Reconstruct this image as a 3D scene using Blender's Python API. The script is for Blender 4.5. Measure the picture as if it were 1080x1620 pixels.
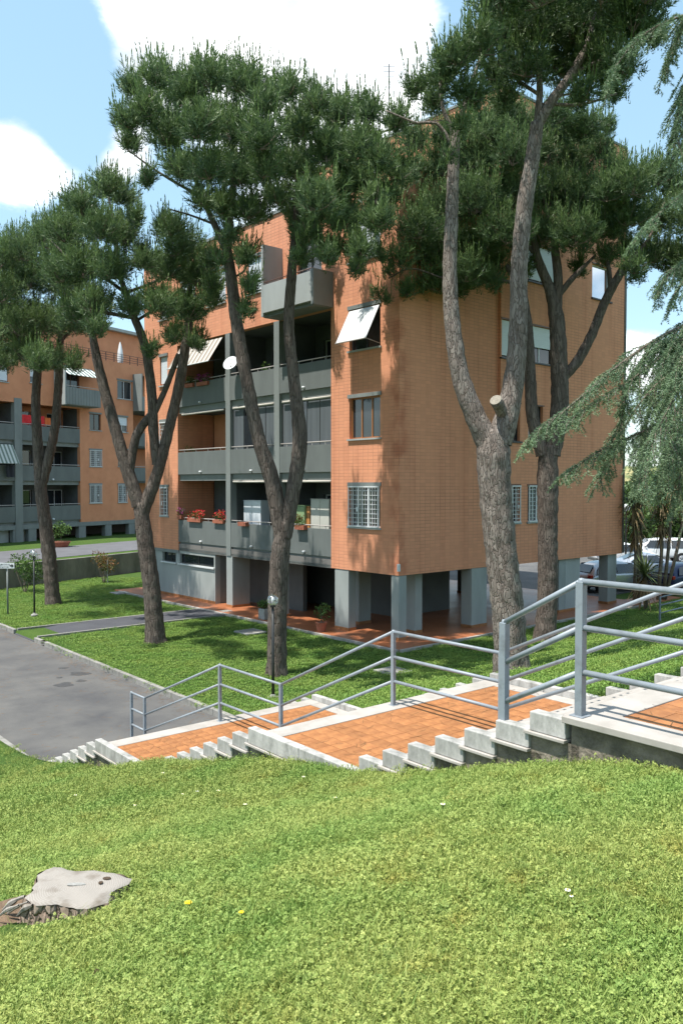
import bpy, bmesh, math, random
import numpy as np
from mathutils import Vector, Matrix
random.seed(7); rng = np.random.default_rng(11)
R = math.radians
for o in list(bpy.data.objects): bpy.data.objects.remove(o)
scene = bpy.context.scene
COL = scene.collection

# ------------------------------------------------------------------ camera, sky, sun
EYE = 5.35                      # eye height above the road
FPX = 1303.0; PITCH = R(1.9)
cam_d = bpy.data.cameras.new('camera'); cam = bpy.data.objects.new('camera', cam_d); COL.objects.link(cam)
cam.location = (0, 0, EYE); cam.rotation_euler = (R(90) - PITCH, 0, 0)
cam_d.sensor_fit = 'VERTICAL'; cam_d.sensor_height = 36; cam_d.lens = FPX / 1620 * 36
cam_d.clip_start = 0.1; cam_d.clip_end = 3000
scene.camera = cam
SUN_TO = Vector((-.767 * .40 - .641 * .035, -.641 * .40 + .767 * .035, 1.0)).normalized()   # towards the sun
elev = math.asin(SUN_TO.z); azim = math.atan2(SUN_TO.x, SUN_TO.y)
sd = bpy.data.lights.new('sun', 'SUN'); sun = bpy.data.objects.new('sun', sd); COL.objects.link(sun)
sd.energy = 2.1; sd.angle = R(0.6); sd.color = (1, .955, .88)
sun.rotation_euler = SUN_TO.to_track_quat('Z', 'Y').to_euler()
scene.view_settings.view_transform = 'Standard'; scene.view_settings.look = 'None'
scene.view_settings.exposure = 1.95; scene.view_settings.gamma = 1

def ray(px, py):
    c, s = math.cos(PITCH), math.sin(PITCH)
    u = (px - 540) / FPX; v = -(py - 810) / FPX
    return Vector((u, c + v * s, v * c - s))
def at(px, py, depth):
    d = ray(px, py); return Vector((0, 0, EYE)) + d * (depth / d.y)

world = bpy.data.worlds.new('World'); scene.world = world; world.use_nodes = True
nt = world.node_tree; N = nt.nodes; L = nt.links; N.clear()
def nn(t, **k):
    n = N.new(t)
    for a, b in k.items(): setattr(n, a, b)
    return n
wo = nn('ShaderNodeOutputWorld'); bg = nn('ShaderNodeBackground'); sky = nn('ShaderNodeTexSky')
sky.sky_type = 'NISHITA'; sky.sun_disc = False; sky.sun_elevation = elev; sky.sun_rotation = azim
sky.air_density = 1.2; sky.dust_density = 0.6; sky.altitude = 60
tc = nn('ShaderNodeTexCoord')
mp = nn('ShaderNodeMapping'); mp.inputs['Scale'].default_value = (1, 1, 2.0); L.new(tc.outputs['Generated'], mp.inputs[0])
n1 = nn('ShaderNodeTexNoise'); n1.inputs['Scale'].default_value = 4.6; n1.inputs['Detail'].default_value = 12; n1.inputs['Roughness'].default_value = .62
L.new(mp.outputs[0], n1.inputs['Vector'])
acc = n1.outputs['Fac']
def wmath(op, a, b=None, clamp=False):
    m = nn('ShaderNodeMath', operation=op); m.use_clamp = clamp
    for i, x in enumerate([a, b]):
        if x is None: continue
        if isinstance(x, (int, float)): m.inputs[i].default_value = x
        else: L.new(x, m.inputs[i])
    return m.outputs[0]
# cumulus banks: (direction, angular radius, weight)
blobs = [((420, 20), .22, .28), ((590, 90), .13, .22), ((250, 60), .10, .14), ((600, 200), .12, .2), ((30, 245), .08, .48), ((190, 235), .05, .34), ((1000, 560), .06, .26),
         ((900, 220), .25, -.42), ((30, 70), .13, -.42), ((20, 420), .13, -.3), ((1020, 470), .06, -.2), ((130, 190), .06, -.36), ((260, 340), .1, -.2)]
for (px, py), rad, wt in blobs:
    d = ray(px, py).normalized()
    dist = nn('ShaderNodeVectorMath', operation='DISTANCE'); L.new(tc.outputs['Generated'], dist.inputs[0]); dist.inputs[1].default_value = d
    mr = nn('ShaderNodeMapRange', interpolation_type='SMOOTHSTEP')
    mr.inputs['From Min'].default_value = rad; mr.inputs['From Max'].default_value = rad * .25
    mr.inputs['To Min'].default_value = 0; mr.inputs['To Max'].default_value = wt
    L.new(dist.outputs['Value'], mr.inputs['Value'])
    acc = wmath('ADD', acc, mr.outputs[0])
cr = nn('ShaderNodeMapRange', interpolation_type='SMOOTHSTEP'); cr.inputs['From Min'].default_value = .47; cr.inputs['From Max'].default_value = .74
L.new(acc, cr.inputs['Value'])
n2 = nn('ShaderNodeTexNoise'); n2.inputs['Scale'].default_value = 7; n2.inputs['Detail'].default_value = 6
L.new(mp.outputs[0], n2.inputs['Vector'])
ccol = nn('ShaderNodeMix', data_type='RGBA'); ccol.inputs['A'].default_value = (2.25, 2.5, 2.7, 1); ccol.inputs['B'].default_value = (5.2, 5.3, 5.4, 1)
cm = nn('ShaderNodeMapRange', interpolation_type='SMOOTHSTEP'); cm.inputs['From Min'].default_value = .30; cm.inputs['From Max'].default_value = .66; L.new(n2.outputs['Fac'], cm.inputs['Value']); L.new(cm.outputs[0], ccol.inputs['Factor'])
# thin bright veil over the blue
veil = nn('ShaderNodeMix', data_type='RGBA'); veil.inputs['Factor'].default_value = .68; veil.inputs['B'].default_value = (1.05, 1.72, 2.05, 1)
L.new(sky.outputs[0], veil.inputs['A'])
mx = nn('ShaderNodeMix', data_type='RGBA'); L.new(cr.outputs[0], mx.inputs['Factor']); L.new(veil.outputs['Result'], mx.inputs['A']); L.new(ccol.outputs['Result'], mx.inputs['B'])
L.new(mx.outputs['Result'], bg.inputs[0]); bg.inputs[1].default_value = 0.1
L.new(bg.outputs[0], wo.inputs[0])

# ------------------------------------------------------------------ helpers
def mat(name, col, rough=.8, col2=None, scale=4.0, detail=6, bump=0.0, bscale=None, metal=0.0, trans=0.0, stretch=(1, 1, 1), rnd=0.0, contrast=(.35, .65), spec=.5, dist=.02, emit=None):
    m = bpy.data.materials.new(name); m.use_nodes = True
    t = m.node_tree; b = t.nodes['Principled BSDF']
    b.inputs['Base Color'].default_value = (*col, 1); b.inputs['Roughness'].default_value = rough; b.inputs['Metallic'].default_value = metal
    b.inputs['Specular IOR Level'].default_value = spec
    tc = t.nodes.new('ShaderNodeTexCoord'); mp = t.nodes.new('ShaderNodeMapping'); mp.inputs['Scale'].default_value = stretch
    t.links.new(tc.outputs['Object'], mp.inputs[0])
    out = None
    if col2 is not None:
        n = t.nodes.new('ShaderNodeTexNoise'); n.inputs['Scale'].default_value = scale; n.inputs['Detail'].default_value = detail; n.inputs['Roughness'].default_value = .62
        t.links.new(mp.outputs[0], n.inputs['Vector'])
        r = t.nodes.new('ShaderNodeMapRange'); r.inputs['From Min'].default_value = contrast[0]; r.inputs['From Max'].default_value = contrast[1]
        t.links.new(n.outputs['Fac'], r.inputs['Value'])
        x = t.nodes.new('ShaderNodeMix'); x.data_type = 'RGBA'; x.inputs['A'].default_value = (*col, 1); x.inputs['B'].default_value = (*col2, 1)
        t.links.new(r.outputs[0], x.inputs['Factor']); out = x.outputs['Result']
        t.links.new(out, b.inputs['Base Color'])
    if rnd > 0:
        oi = t.nodes.new('ShaderNodeObjectInfo'); h = t.nodes.new('ShaderNodeHueSaturation')
        r2 = t.nodes.new('ShaderNodeMapRange'); r2.inputs['To Min'].default_value = 1 - rnd; r2.inputs['To Max'].default_value = 1 + rnd
        t.links.new(oi.outputs['Random'], r2.inputs['Value']); t.links.new(r2.outputs[0], h.inputs['Value'])
        if out: t.links.new(out, h.inputs['Color'])
        else: h.inputs['Color'].default_value = (*col, 1)
        t.links.new(h.outputs[0], b.inputs['Base Color'])
    if bump > 0:
        n = t.nodes.new('ShaderNodeTexNoise'); n.inputs['Scale'].default_value = bscale or scale * 4; n.inputs['Detail'].default_value = 8
        t.links.new(mp.outputs[0], n.inputs['Vector'])
        bp = t.nodes.new('ShaderNodeBump'); bp.inputs['Strength'].default_value = bump; bp.inputs['Distance'].default_value = dist
        t.links.new(n.outputs['Fac'], bp.inputs['Height']); t.links.new(bp.outputs[0], b.inputs['Normal'])
    if trans > 0:
        b.inputs['Transmission Weight'].default_value = trans
    return m

def brick_mat(name, base, dark, bw=.25, bh=.115):
    m = bpy.data.materials.new(name); m.use_nodes = True; t = m.node_tree; b = t.nodes['Principled BSDF']; lk = t.links.new
    tc = t.nodes.new('ShaderNodeTexCoord'); sp = t.nodes.new('ShaderNodeSeparateXYZ'); lk(tc.outputs['Object'], sp.inputs[0])
    ad = t.nodes.new('ShaderNodeMath'); lk(sp.outputs[0], ad.inputs[0]); lk(sp.outputs[1], ad.inputs[1])
    cb = t.nodes.new('ShaderNodeCombineXYZ'); lk(ad.outputs[0], cb.inputs[0]); lk(sp.outputs[2], cb.inputs[1])
    br = t.nodes.new('ShaderNodeTexBrick'); br.offset = 0.0; br.inputs['Scale'].default_value = 1; br.inputs['Brick Width'].default_value = bw; br.inputs['Row Height'].default_value = bh
    br.inputs['Mortar Size'].default_value = .007; br.inputs['Mortar Smooth'].default_value = .3
    lk(cb.outputs[0], br.inputs['Vector'])
    c2 = tuple(x * .90 for x in base)
    br.inputs['Color1'].default_value = (*base, 1); br.inputs['Color2'].default_value = (*c2, 1)
    # joint dirt comes and goes in patches
    n = t.nodes.new('ShaderNodeTexNoise'); n.inputs['Scale'].default_value = .55; n.inputs['Detail'].default_value = 5; lk(tc.outputs['Object'], n.inputs['Vector'])
    r = t.nodes.new('ShaderNodeMapRange'); r.inputs['From Min'].default_value = .40; r.inputs['From Max'].default_value = .66; lk(n.outputs['Fac'], r.inputs['Value'])
    jm = t.nodes.new('ShaderNodeMix'); jm.data_type = 'RGBA'; jm.inputs['A'].default_value = (*[x * .86 for x in base], 1); jm.inputs['B'].default_value = (*dark, 1)
    lk(r.outputs[0], jm.inputs['Factor']); lk(jm.outputs['Result'], br.inputs['Mortar'])
    # vertical run-off stains
    mp = t.nodes.new('ShaderNodeMapping'); mp.inputs['Scale'].default_value = (1.6, .12, 1); lk(cb.outputs[0], mp.inputs[0])
    n3 = t.nodes.new('ShaderNodeTexNoise'); n3.inputs['Scale'].default_value = 1.0; n3.inputs['Detail'].default_value = 6; lk(mp.outputs[0], n3.inputs['Vector'])
    r3 = t.nodes.new('ShaderNodeMapRange'); r3.inputs['From Min'].default_value = .50; r3.inputs['From Max'].default_value = .80; r3.inputs['To Max'].default_value = .55; lk(n3.outputs['Fac'], r3.inputs['Value'])
    # wet reddish dirt beside the building's corner
    ab = t.nodes.new('ShaderNodeMath'); ab.operation = 'ABSOLUTE'; lk(ad.outputs[0], ab.inputs[0])
    rc = t.nodes.new('ShaderNodeMapRange'); rc.interpolation_type = 'SMOOTHSTEP'; rc.inputs['From Min'].default_value = .75; rc.inputs['From Max'].default_value = .05; rc.inputs['To Max'].default_value = .75; lk(ab.outputs[0], rc.inputs['Value'])
    n4 = t.nodes.new('ShaderNodeTexNoise'); n4.inputs['Scale'].default_value = 1.3; n4.inputs['Detail'].default_value = 7; lk(tc.outputs['Object'], n4.inputs['Vector'])
    r4 = t.nodes.new('ShaderNodeMapRange'); r4.inputs['From Min'].default_value = .42; r4.inputs['From Max'].default_value = .62; lk(n4.outputs['Fac'], r4.inputs['Value'])
    mu = t.nodes.new('ShaderNodeMath'); mu.operation = 'MULTIPLY'; lk(rc.outputs[0], mu.inputs[0]); lk(r4.outputs[0], mu.inputs[1])
    mxx = t.nodes.new('ShaderNodeMath'); mxx.operation = 'MAXIMUM'; lk(mu.outputs[0], mxx.inputs[0]); lk(r3.outputs[0], mxx.inputs[1])
    st = t.nodes.new('ShaderNodeMix'); st.data_type = 'RGBA'; st.blend_type = 'MULTIPLY'; lk(mxx.outputs[0], st.inputs['Factor']); lk(br.outputs['Color'], st.inputs['A']); st.inputs['B'].default_value = (.62, .42, .36, 1)
    lk(st.outputs['Result'], b.inputs['Base Color']); b.inputs['Roughness'].default_value = .82
    bp = t.nodes.new('ShaderNodeBump'); bp.inputs['Strength'].default_value = .5; bp.inputs['Distance'].default_value = .01; bp.invert = True
    lk(br.outputs['Fac'], bp.inputs['Height']); lk(bp.outputs[0], b.inputs['Normal'])
    return m

def stripe_mat(name, a, b_, width, axis=1):
    m = bpy.data.materials.new(name); m.use_nodes = True; t = m.node_tree; b = t.nodes['Principled BSDF']
    tc = t.nodes.new('ShaderNodeTexCoord'); sp = t.nodes.new('ShaderNodeSeparateXYZ'); t.links.new(tc.outputs['Object'], sp.inputs[0])
    mo = t.nodes.new('ShaderNodeMath'); mo.operation = 'PINGPONG'; mo.inputs[1].default_value = width; t.links.new(sp.outputs[axis], mo.inputs[0])
    gt = t.nodes.new('ShaderNodeMath'); gt.operation = 'GREATER_THAN'; gt.inputs[1].default_value = width * .5; t.links.new(mo.outputs[0], gt.inputs[0])
    x = t.nodes.new('ShaderNodeMix'); x.data_type = 'RGBA'; x.inputs['A'].default_value = (*a, 1); x.inputs['B'].default_value = (*b_, 1)
    t.links.new(gt.outputs[0], x.inputs['Factor']); t.links.new(x.outputs['Result'], b.inputs['Base Color']); b.inputs['Roughness'].default_value = .9
    return m

def leaf_mat(name, c1, c2, scale=1.5, rough=.6, transl=.35, attr=True, vary=False):
    """leaf colour from a per-face tint attribute mixed with noise; part of the light passes through"""
    m = bpy.data.materials.new(name); m.use_nodes = True; t = m.node_tree; b = t.nodes['Principled BSDF']; out = t.nodes['Material Output']
    at_ = t.nodes.new('ShaderNodeAttribute'); at_.attribute_name = 'tint'
    x = t.nodes.new('ShaderNodeMix'); x.data_type = 'RGBA'; x.inputs['A'].default_value = (*c1, 1); x.inputs['B'].default_value = (*c2, 1)
    if attr: t.links.new(at_.outputs['Fac'], x.inputs['Factor'])
    else:
        tc = t.nodes.new('ShaderNodeTexCoord'); n = t.nodes.new('ShaderNodeTexNoise'); n.inputs['Scale'].default_value = scale; t.links.new(tc.outputs['Object'], n.inputs['Vector']); t.links.new(n.outputs['Fac'], x.inputs['Factor'])
    b.inputs['Roughness'].default_value = rough; b.inputs['Specular IOR Level'].default_value = .3
    if vary:
        ge = t.nodes.new('ShaderNodeNewGeometry')
        def patch(sc, lo, hi, colr):
            nonlocal x
            n = t.nodes.new('ShaderNodeTexNoise'); n.inputs['Scale'].default_value = sc; n.inputs['Detail'].default_value = 5; n.inputs['Roughness'].default_value = .6; t.links.new(ge.outputs['Position'], n.inputs['Vector'])
            r = t.nodes.new('ShaderNodeMapRange'); r.inputs['From Min'].default_value = lo; r.inputs['From Max'].default_value = hi; t.links.new(n.outputs['Fac'], r.inputs['Value'])
            y = t.nodes.new('ShaderNodeMix'); y.data_type = 'RGBA'; y.blend_type = 'MULTIPLY'; t.links.new(r.outputs[0], y.inputs['Factor']); t.links.new(x.outputs['Result'], y.inputs['A']); y.inputs['B'].default_value = (*colr, 1); x = y
        patch(.9, .42, .68, (.66, .86, .75)); patch(3.3, .55, .75, (1.0, .80, .66)); patch(9.0, .54, .70, (.68, .78, .75))
    t.links.new(x.outputs['Result'], b.inputs['Base Color'])
    tr = t.nodes.new('ShaderNodeBsdfTranslucent'); t.links.new(x.outputs['Result'], tr.inputs[0])
    ms = t.nodes.new('ShaderNodeMixShader'); ms.inputs[0].default_value = transl
    t.links.new(b.outputs[0], ms.inputs[1]); t.links.new(tr.outputs[0], ms.inputs[2]); t.links.new(ms.outputs[0], out.inputs[0])
    return m

M = {}
M['brick'] = brick_mat('brick_facing', (.66, .285, .158), (.29, .13, .08))
M['render_brick'] = mat('orange_render', (.60, .26, .135), .85, (.52, .215, .11), 1.0, bump=.15, bscale=30)
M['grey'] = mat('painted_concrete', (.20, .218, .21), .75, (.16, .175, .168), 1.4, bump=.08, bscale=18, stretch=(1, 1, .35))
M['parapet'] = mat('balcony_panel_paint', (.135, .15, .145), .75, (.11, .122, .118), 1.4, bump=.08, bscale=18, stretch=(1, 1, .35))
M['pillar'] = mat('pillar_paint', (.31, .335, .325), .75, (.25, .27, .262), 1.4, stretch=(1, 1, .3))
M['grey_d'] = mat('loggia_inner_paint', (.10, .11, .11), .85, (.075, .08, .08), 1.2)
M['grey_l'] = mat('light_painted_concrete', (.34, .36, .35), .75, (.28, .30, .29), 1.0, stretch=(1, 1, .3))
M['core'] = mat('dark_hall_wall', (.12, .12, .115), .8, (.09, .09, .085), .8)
M['white'] = mat('white_paint', (.60, .62, .63), .45)
M['shutter'] = mat('pale_shutter', (.66, .70, .74), .5, (.58, .62, .67), 8, stretch=(.1, .1, 6))
M['glass'] = mat('window_glass', (.022, .027, .032), .04, spec=.9)
M['skyglass'] = mat('mirror_glass', (.55, .60, .66), .03, metal=.9)
M['curtain'] = mat('dark_screen_cloth', (.10, .115, .125), .7, (.07, .08, .09), 2.0, stretch=(3, 3, .1))
M['woodframe'] = mat('varnished_wood', (.33, .15, .055), .45, (.24, .10, .035), 6, stretch=(1, 1, .1))
M['brown'] = mat('brown_frame', (.12, .055, .035), .5)
M['rail'] = mat('grey_blue_paint', (.225, .255, .285), .45, (.15, .165, .18), 7, bump=.12, bscale=70, contrast=(.5, .75), dist=.004)
M['thinrail'] = mat('weathered_rail', (.36, .33, .31), .5)
M['dark'] = mat('black_metal', (.02, .022, .022), .45)
M['concrete'] = mat('cast_concrete', (.34, .33, .31), .9, (.15, .15, .135), 3.2, bump=.4, bscale=45, contrast=(.42, .74), dist=.01, stretch=(1, 1, .6))
M['cheek'] = mat('weathered_cheek_concrete', (.40, .39, .37), .9, (.17, .17, .155), 5.5, bump=.5, bscale=50, contrast=(.42, .72), dist=.01, stretch=(1, 1, .45), rnd=.10)
M['marble'] = mat('pale_travertine', (.38, .35, .32), .7, (.25, .23, .20), 2.6, bump=.2, bscale=30, contrast=(.40, .78), dist=.006)
M['underwall'] = mat('stained_wall', (.30, .255, .20), .95, (.10, .088, .068), 3.0, bump=.8, bscale=22, dist=.03)
M['tile'] = mat('terracotta_tile', (.36, .155, .055), .6, (.27, .108, .038), 9, bump=.12, bscale=70, rnd=.13, dist=.005)
M['grout'] = mat('tile_bed', (.25, .11, .045), .9)
M['asphalt'] = mat('asphalt', (.058, .058, .061), .92, (.108, .105, .100), .55, bump=.5, bscale=80, contrast=(.3, .62), dist=.008)
M['asphalt_d'] = mat('dark_asphalt', (.045, .046, .055), .9, (.062, .064, .072), 1.2, bump=.5, bscale=90, dist=.008)
M['kerb'] = mat('kerb_stone', (.27, .26, .24), .9, (.18, .175, .16), 5, bump=.4, bscale=60, dist=.01, rnd=.1)
M['wallc'] = mat('mossy_concrete_wall', (.23, .22, .195), .95, (.085, .085, .072), .8, bump=.4, bscale=18, stretch=(1, 1, .4))
M['stain'] = mat('oil_stain', (.035, .035, .037), .7, (.06, .06, .06), 9)
M['stumptop'] = None
M['soil'] = mat('bare_soil', (.18, .12, .075), 1, (.10, .065, .04), 18, bump=.8, bscale=60)
M['terracotta'] = mat('terracotta_pot', (.36, .12, .07), .8, (.28, .09, .05), 6)
M['tarlight'] = mat('tyre_rubber', (.018, .018, .02), .8)
M['red'] = mat('red_cloth', (.60, .02, .025), .8); M['orangecloth'] = mat('orange_cloth', (.60, .14, .03), .8)
M['black_cloth'] = mat('black_cloth', (.02, .02, .028), .9)
M['green_box'] = mat('sage_green_paint', (.22, .32, .16), .5); M['beige'] = mat('beige_cabinet', (.48, .48, .43), .6); M['orangebox'] = mat('amber_plastic', (.45, .20, .06), .5)
M['white_box'] = mat('white_enamel', (.60, .64, .68), .4)

def floor_tile_mat():
    m = bpy.data.materials.new('hall_floor_tiles'); m.use_nodes = True; t = m.node_tree; b = t.nodes['Principled BSDF']; lk = t.links.new
    tc = t.nodes.new('ShaderNodeTexCoord'); br = t.nodes.new('ShaderNodeTexBrick'); br.offset = .5
    br.inputs['Scale'].default_value = 1; br.inputs['Brick Width'].default_value = .2; br.inputs['Row Height'].default_value = .1; br.inputs['Mortar Size'].default_value = .004
    br.inputs['Color1'].default_value = (.36, .13, .055, 1); br.inputs['Color2'].default_value = (.29, .10, .042, 1); br.inputs['Mortar'].default_value = (.22, .10, .06, 1)
    lk(tc.outputs['Object'], br.inputs['Vector'])
    n = t.nodes.new('ShaderNodeTexNoise'); n.inputs['Scale'].default_value = .9; n.inputs['Detail'].default_value = 5; lk(tc.outputs['Object'], n.inputs['Vector'])
    r = t.nodes.new('ShaderNodeMapRange'); r.inputs['To Min'].default_value = .30; r.inputs['To Max'].default_value = .55; lk(n.outputs['Fac'], r.inputs['Value']); lk(r.outputs[0], b.inputs['Roughness'])
    lk(br.outputs['Color'], b.inputs['Base Color']); return m
M['hallfloor'] = floor_tile_mat()

def grass_ground_mat():
    m = bpy.data.materials.new('lawn_turf'); m.use_nodes = True; t = m.node_tree; b = t.nodes['Principled BSDF']; lk = t.links.new
    tc = t.nodes.new('ShaderNodeTexCoord')
    def noise(s, d=6):
        n = t.nodes.new('ShaderNodeTexNoise'); n.inputs['Scale'].default_value = s; n.inputs['Detail'].default_value = d; n.inputs['Roughness'].default_value = .65; lk(tc.outputs['Object'], n.inputs['Vector']); return n.outputs['Fac']
    def mr(v, a, b_):
        r = t.nodes.new('ShaderNodeMapRange'); r.inputs['From Min'].default_value = a; r.inputs['From Max'].default_value = b_; lk(v, r.inputs['Value']); return r.outputs[0]
    def mix(f, A, B):
        x = t.nodes.new('ShaderNodeMix'); x.data_type = 'RGBA'; lk(f, x.inputs['Factor'])
        for k, v in (('A', A), ('B', B)):
            if isinstance(v, tuple): x.inputs[k].default_value = (*v, 1)
            else: lk(v, x.inputs[k])
        return x.outputs['Result']
    c = mix(mr(noise(.7), .35, .65), (.055, .105, .022), (.085, .135, .026))
    c = mix(mr(noise(30, 3), .40, .62), c, (.035, .07, .014))
    c = mix(mr(noise(1.7, 8), .64, .78), c, (.13, .105, .05))
    lk(c, b.inputs['Base Color']); b.inputs['Roughness'].default_value = .95; b.inputs['Specular IOR Level'].default_value = .15
    bp = t.nodes.new('ShaderNodeBump'); bp.inputs['Strength'].default_value = .9; bp.inputs['Distance'].default_value = .04; lk(noise(26, 6), bp.inputs['Height']); lk(bp.outputs[0], b.inputs['Normal'])
    return m
M['turf'] = grass_ground_mat()
M['blade'] = leaf_mat('grass_leaf', (.15, .235, .045), (.46, .50, .15), transl=.3, vary=True)
M['blade_d'] = leaf_mat('lawn_leaf', (.11, .20, .035), (.26, .36, .08), transl=.3, vary=True)
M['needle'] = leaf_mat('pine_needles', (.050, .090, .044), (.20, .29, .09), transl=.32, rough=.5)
M['cedar'] = leaf_mat('cedar_needles', (.075, .135, .09), (.21, .30, .155), transl=.15, rough=.5)
M['leafg'] = leaf_mat('shrub_leaf', (.03, .07, .018), (.11, .19, .04), transl=.25)
M['leafr'] = leaf_mat('reddish_shrub_leaf', (.05, .09, .02), (.26, .10, .04), transl=.25)
M['yucca'] = leaf_mat('yucca_leaf', (.025, .05, .018), (.13, .17, .06), transl=.1)
M['dead'] = leaf_mat('dry_leaf', (.11, .075, .035), (.24, .17, .08), transl=.1)
M['flower_r'] = mat('red_petals', (.62, .03, .035), .6); M['flower_p'] = mat('magenta_petals', (.35, .04, .20), .6)
M['flower_y'] = mat('yellow_petals', (.85, .60, .02), .6); M['flower_w'] = mat('white_petals', (.85, .85, .83), .6)

def bark_mat(name, a, b_, c, sc=9, zs=.3):
    m = bpy.data.materials.new(name); m.use_nodes = True; t = m.node_tree; b = t.nodes['Principled BSDF']; lk = t.links.new
    tc = t.nodes.new('ShaderNodeTexCoord'); mp = t.nodes.new('ShaderNodeMapping'); mp.inputs['Scale'].default_value = (1, 1, zs); lk(tc.outputs['Object'], mp.inputs[0])
    nz = t.nodes.new('ShaderNodeTexNoise'); nz.inputs['Scale'].default_value = 5; nz.inputs['Detail'].default_value = 4; lk(mp.outputs[0], nz.inputs['Vector'])
    ad = t.nodes.new('ShaderNodeMix'); ad.data_type = 'RGBA'; ad.inputs['Factor'].default_value = .24; lk(mp.outputs[0], ad.inputs['A']); lk(nz.outputs['Color'], ad.inputs['B'])
    vo = t.nodes.new('ShaderNodeTexVoronoi'); vo.feature = 'DISTANCE_TO_EDGE'; vo.inputs['Scale'].default_value = sc; lk(ad.outputs['Result'], vo.inputs['Vector'])
    vc = t.nodes.new('ShaderNodeTexVoronoi'); vc.inputs['Scale'].default_value = sc; lk(ad.outputs['Result'], vc.inputs['Vector'])
    r = t.nodes.new('ShaderNodeMapRange'); r.inputs['From Max'].default_value = .10; r.inputs['To Min'].default_value = .55; lk(vo.outputs['Distance'], r.inputs['Value'])
    sepc = t.nodes.new('ShaderNodeSeparateColor'); lk(vc.outputs['Color'], sepc.inputs[0])
    n = t.nodes.new('ShaderNodeTexNoise'); n.inputs['Scale'].default_value = 30; n.inputs['Detail'].default_value = 8; lk(mp.outputs[0], n.inputs['Vector'])
    av = t.nodes.new('ShaderNodeMath'); av.operation = 'MULTIPLY_ADD'; lk(sepc.outputs[0], av.inputs[0]); av.inputs[1].default_value = .6; 
    nm = t.nodes.new('ShaderNodeMath'); nm.operation = 'MULTIPLY'; lk(n.outputs['Fac'], nm.inputs[0]); nm.inputs[1].default_value = .5; lk(nm.outputs[0], av.inputs[2])
    m1 = t.nodes.new('ShaderNodeMix'); m1.data_type = 'RGBA'; m1.inputs['A'].default_value = (*a, 1); m1.inputs['B'].default_value = (*b_, 1); lk(av.outputs[0], m1.inputs['Factor'])
    m2 = t.nodes.new('ShaderNodeMix'); m2.data_type = 'RGBA'; m2.inputs['A'].default_value = (*c, 1); lk(m1.outputs['Result'], m2.inputs['B']); lk(r.outputs[0], m2.inputs['Factor'])
    lk(m2.outputs['Result'], b.inputs['Base Color']); b.inputs['Roughness'].default_value = .95; b.inputs['Specular IOR Level'].default_value = .2
    hh = t.nodes.new('ShaderNodeMath'); hh.operation = 'MULTIPLY_ADD'; lk(n.outputs['Fac'], hh.inputs[0]); hh.inputs[1].default_value = .35; lk(r.outputs[0], hh.inputs[2])
    bp = t.nodes.new('ShaderNodeBump'); bp.inputs['Strength'].default_value = 1; bp.inputs['Distance'].default_value = .035; lk(hh.outputs[0], bp.inputs['Height']); lk(bp.outputs[0], b.inputs['Normal'])
    return m
M['bark'] = bark_mat('pine_bark', (.075, .056, .047), (.165, .138, .118), (.03, .022, .018), 17, .22)
M['bark_b'] = bark_mat('plated_pine_bark', (.11, .082, .068), (.28, .245, .215), (.04, .03, .025), 19, .32)
M['twig'] = mat('twig_bark', (.20, .16, .13), .9, (.12, .09, .07), 8)

def noise3(p, seed=0):
    """cheap smooth pseudo-noise in [-1,1]"""
    x, y, z = p[..., 0], p[..., 1], p[..., 2]
    return (np.sin(x * 1.7 + y * 2.3 + seed) + np.sin(y * 1.9 - z * 2.9 + seed * 2.1) + np.sin(z * 2.1 + x * 3.1 - y + seed * .7)) / 3

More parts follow.
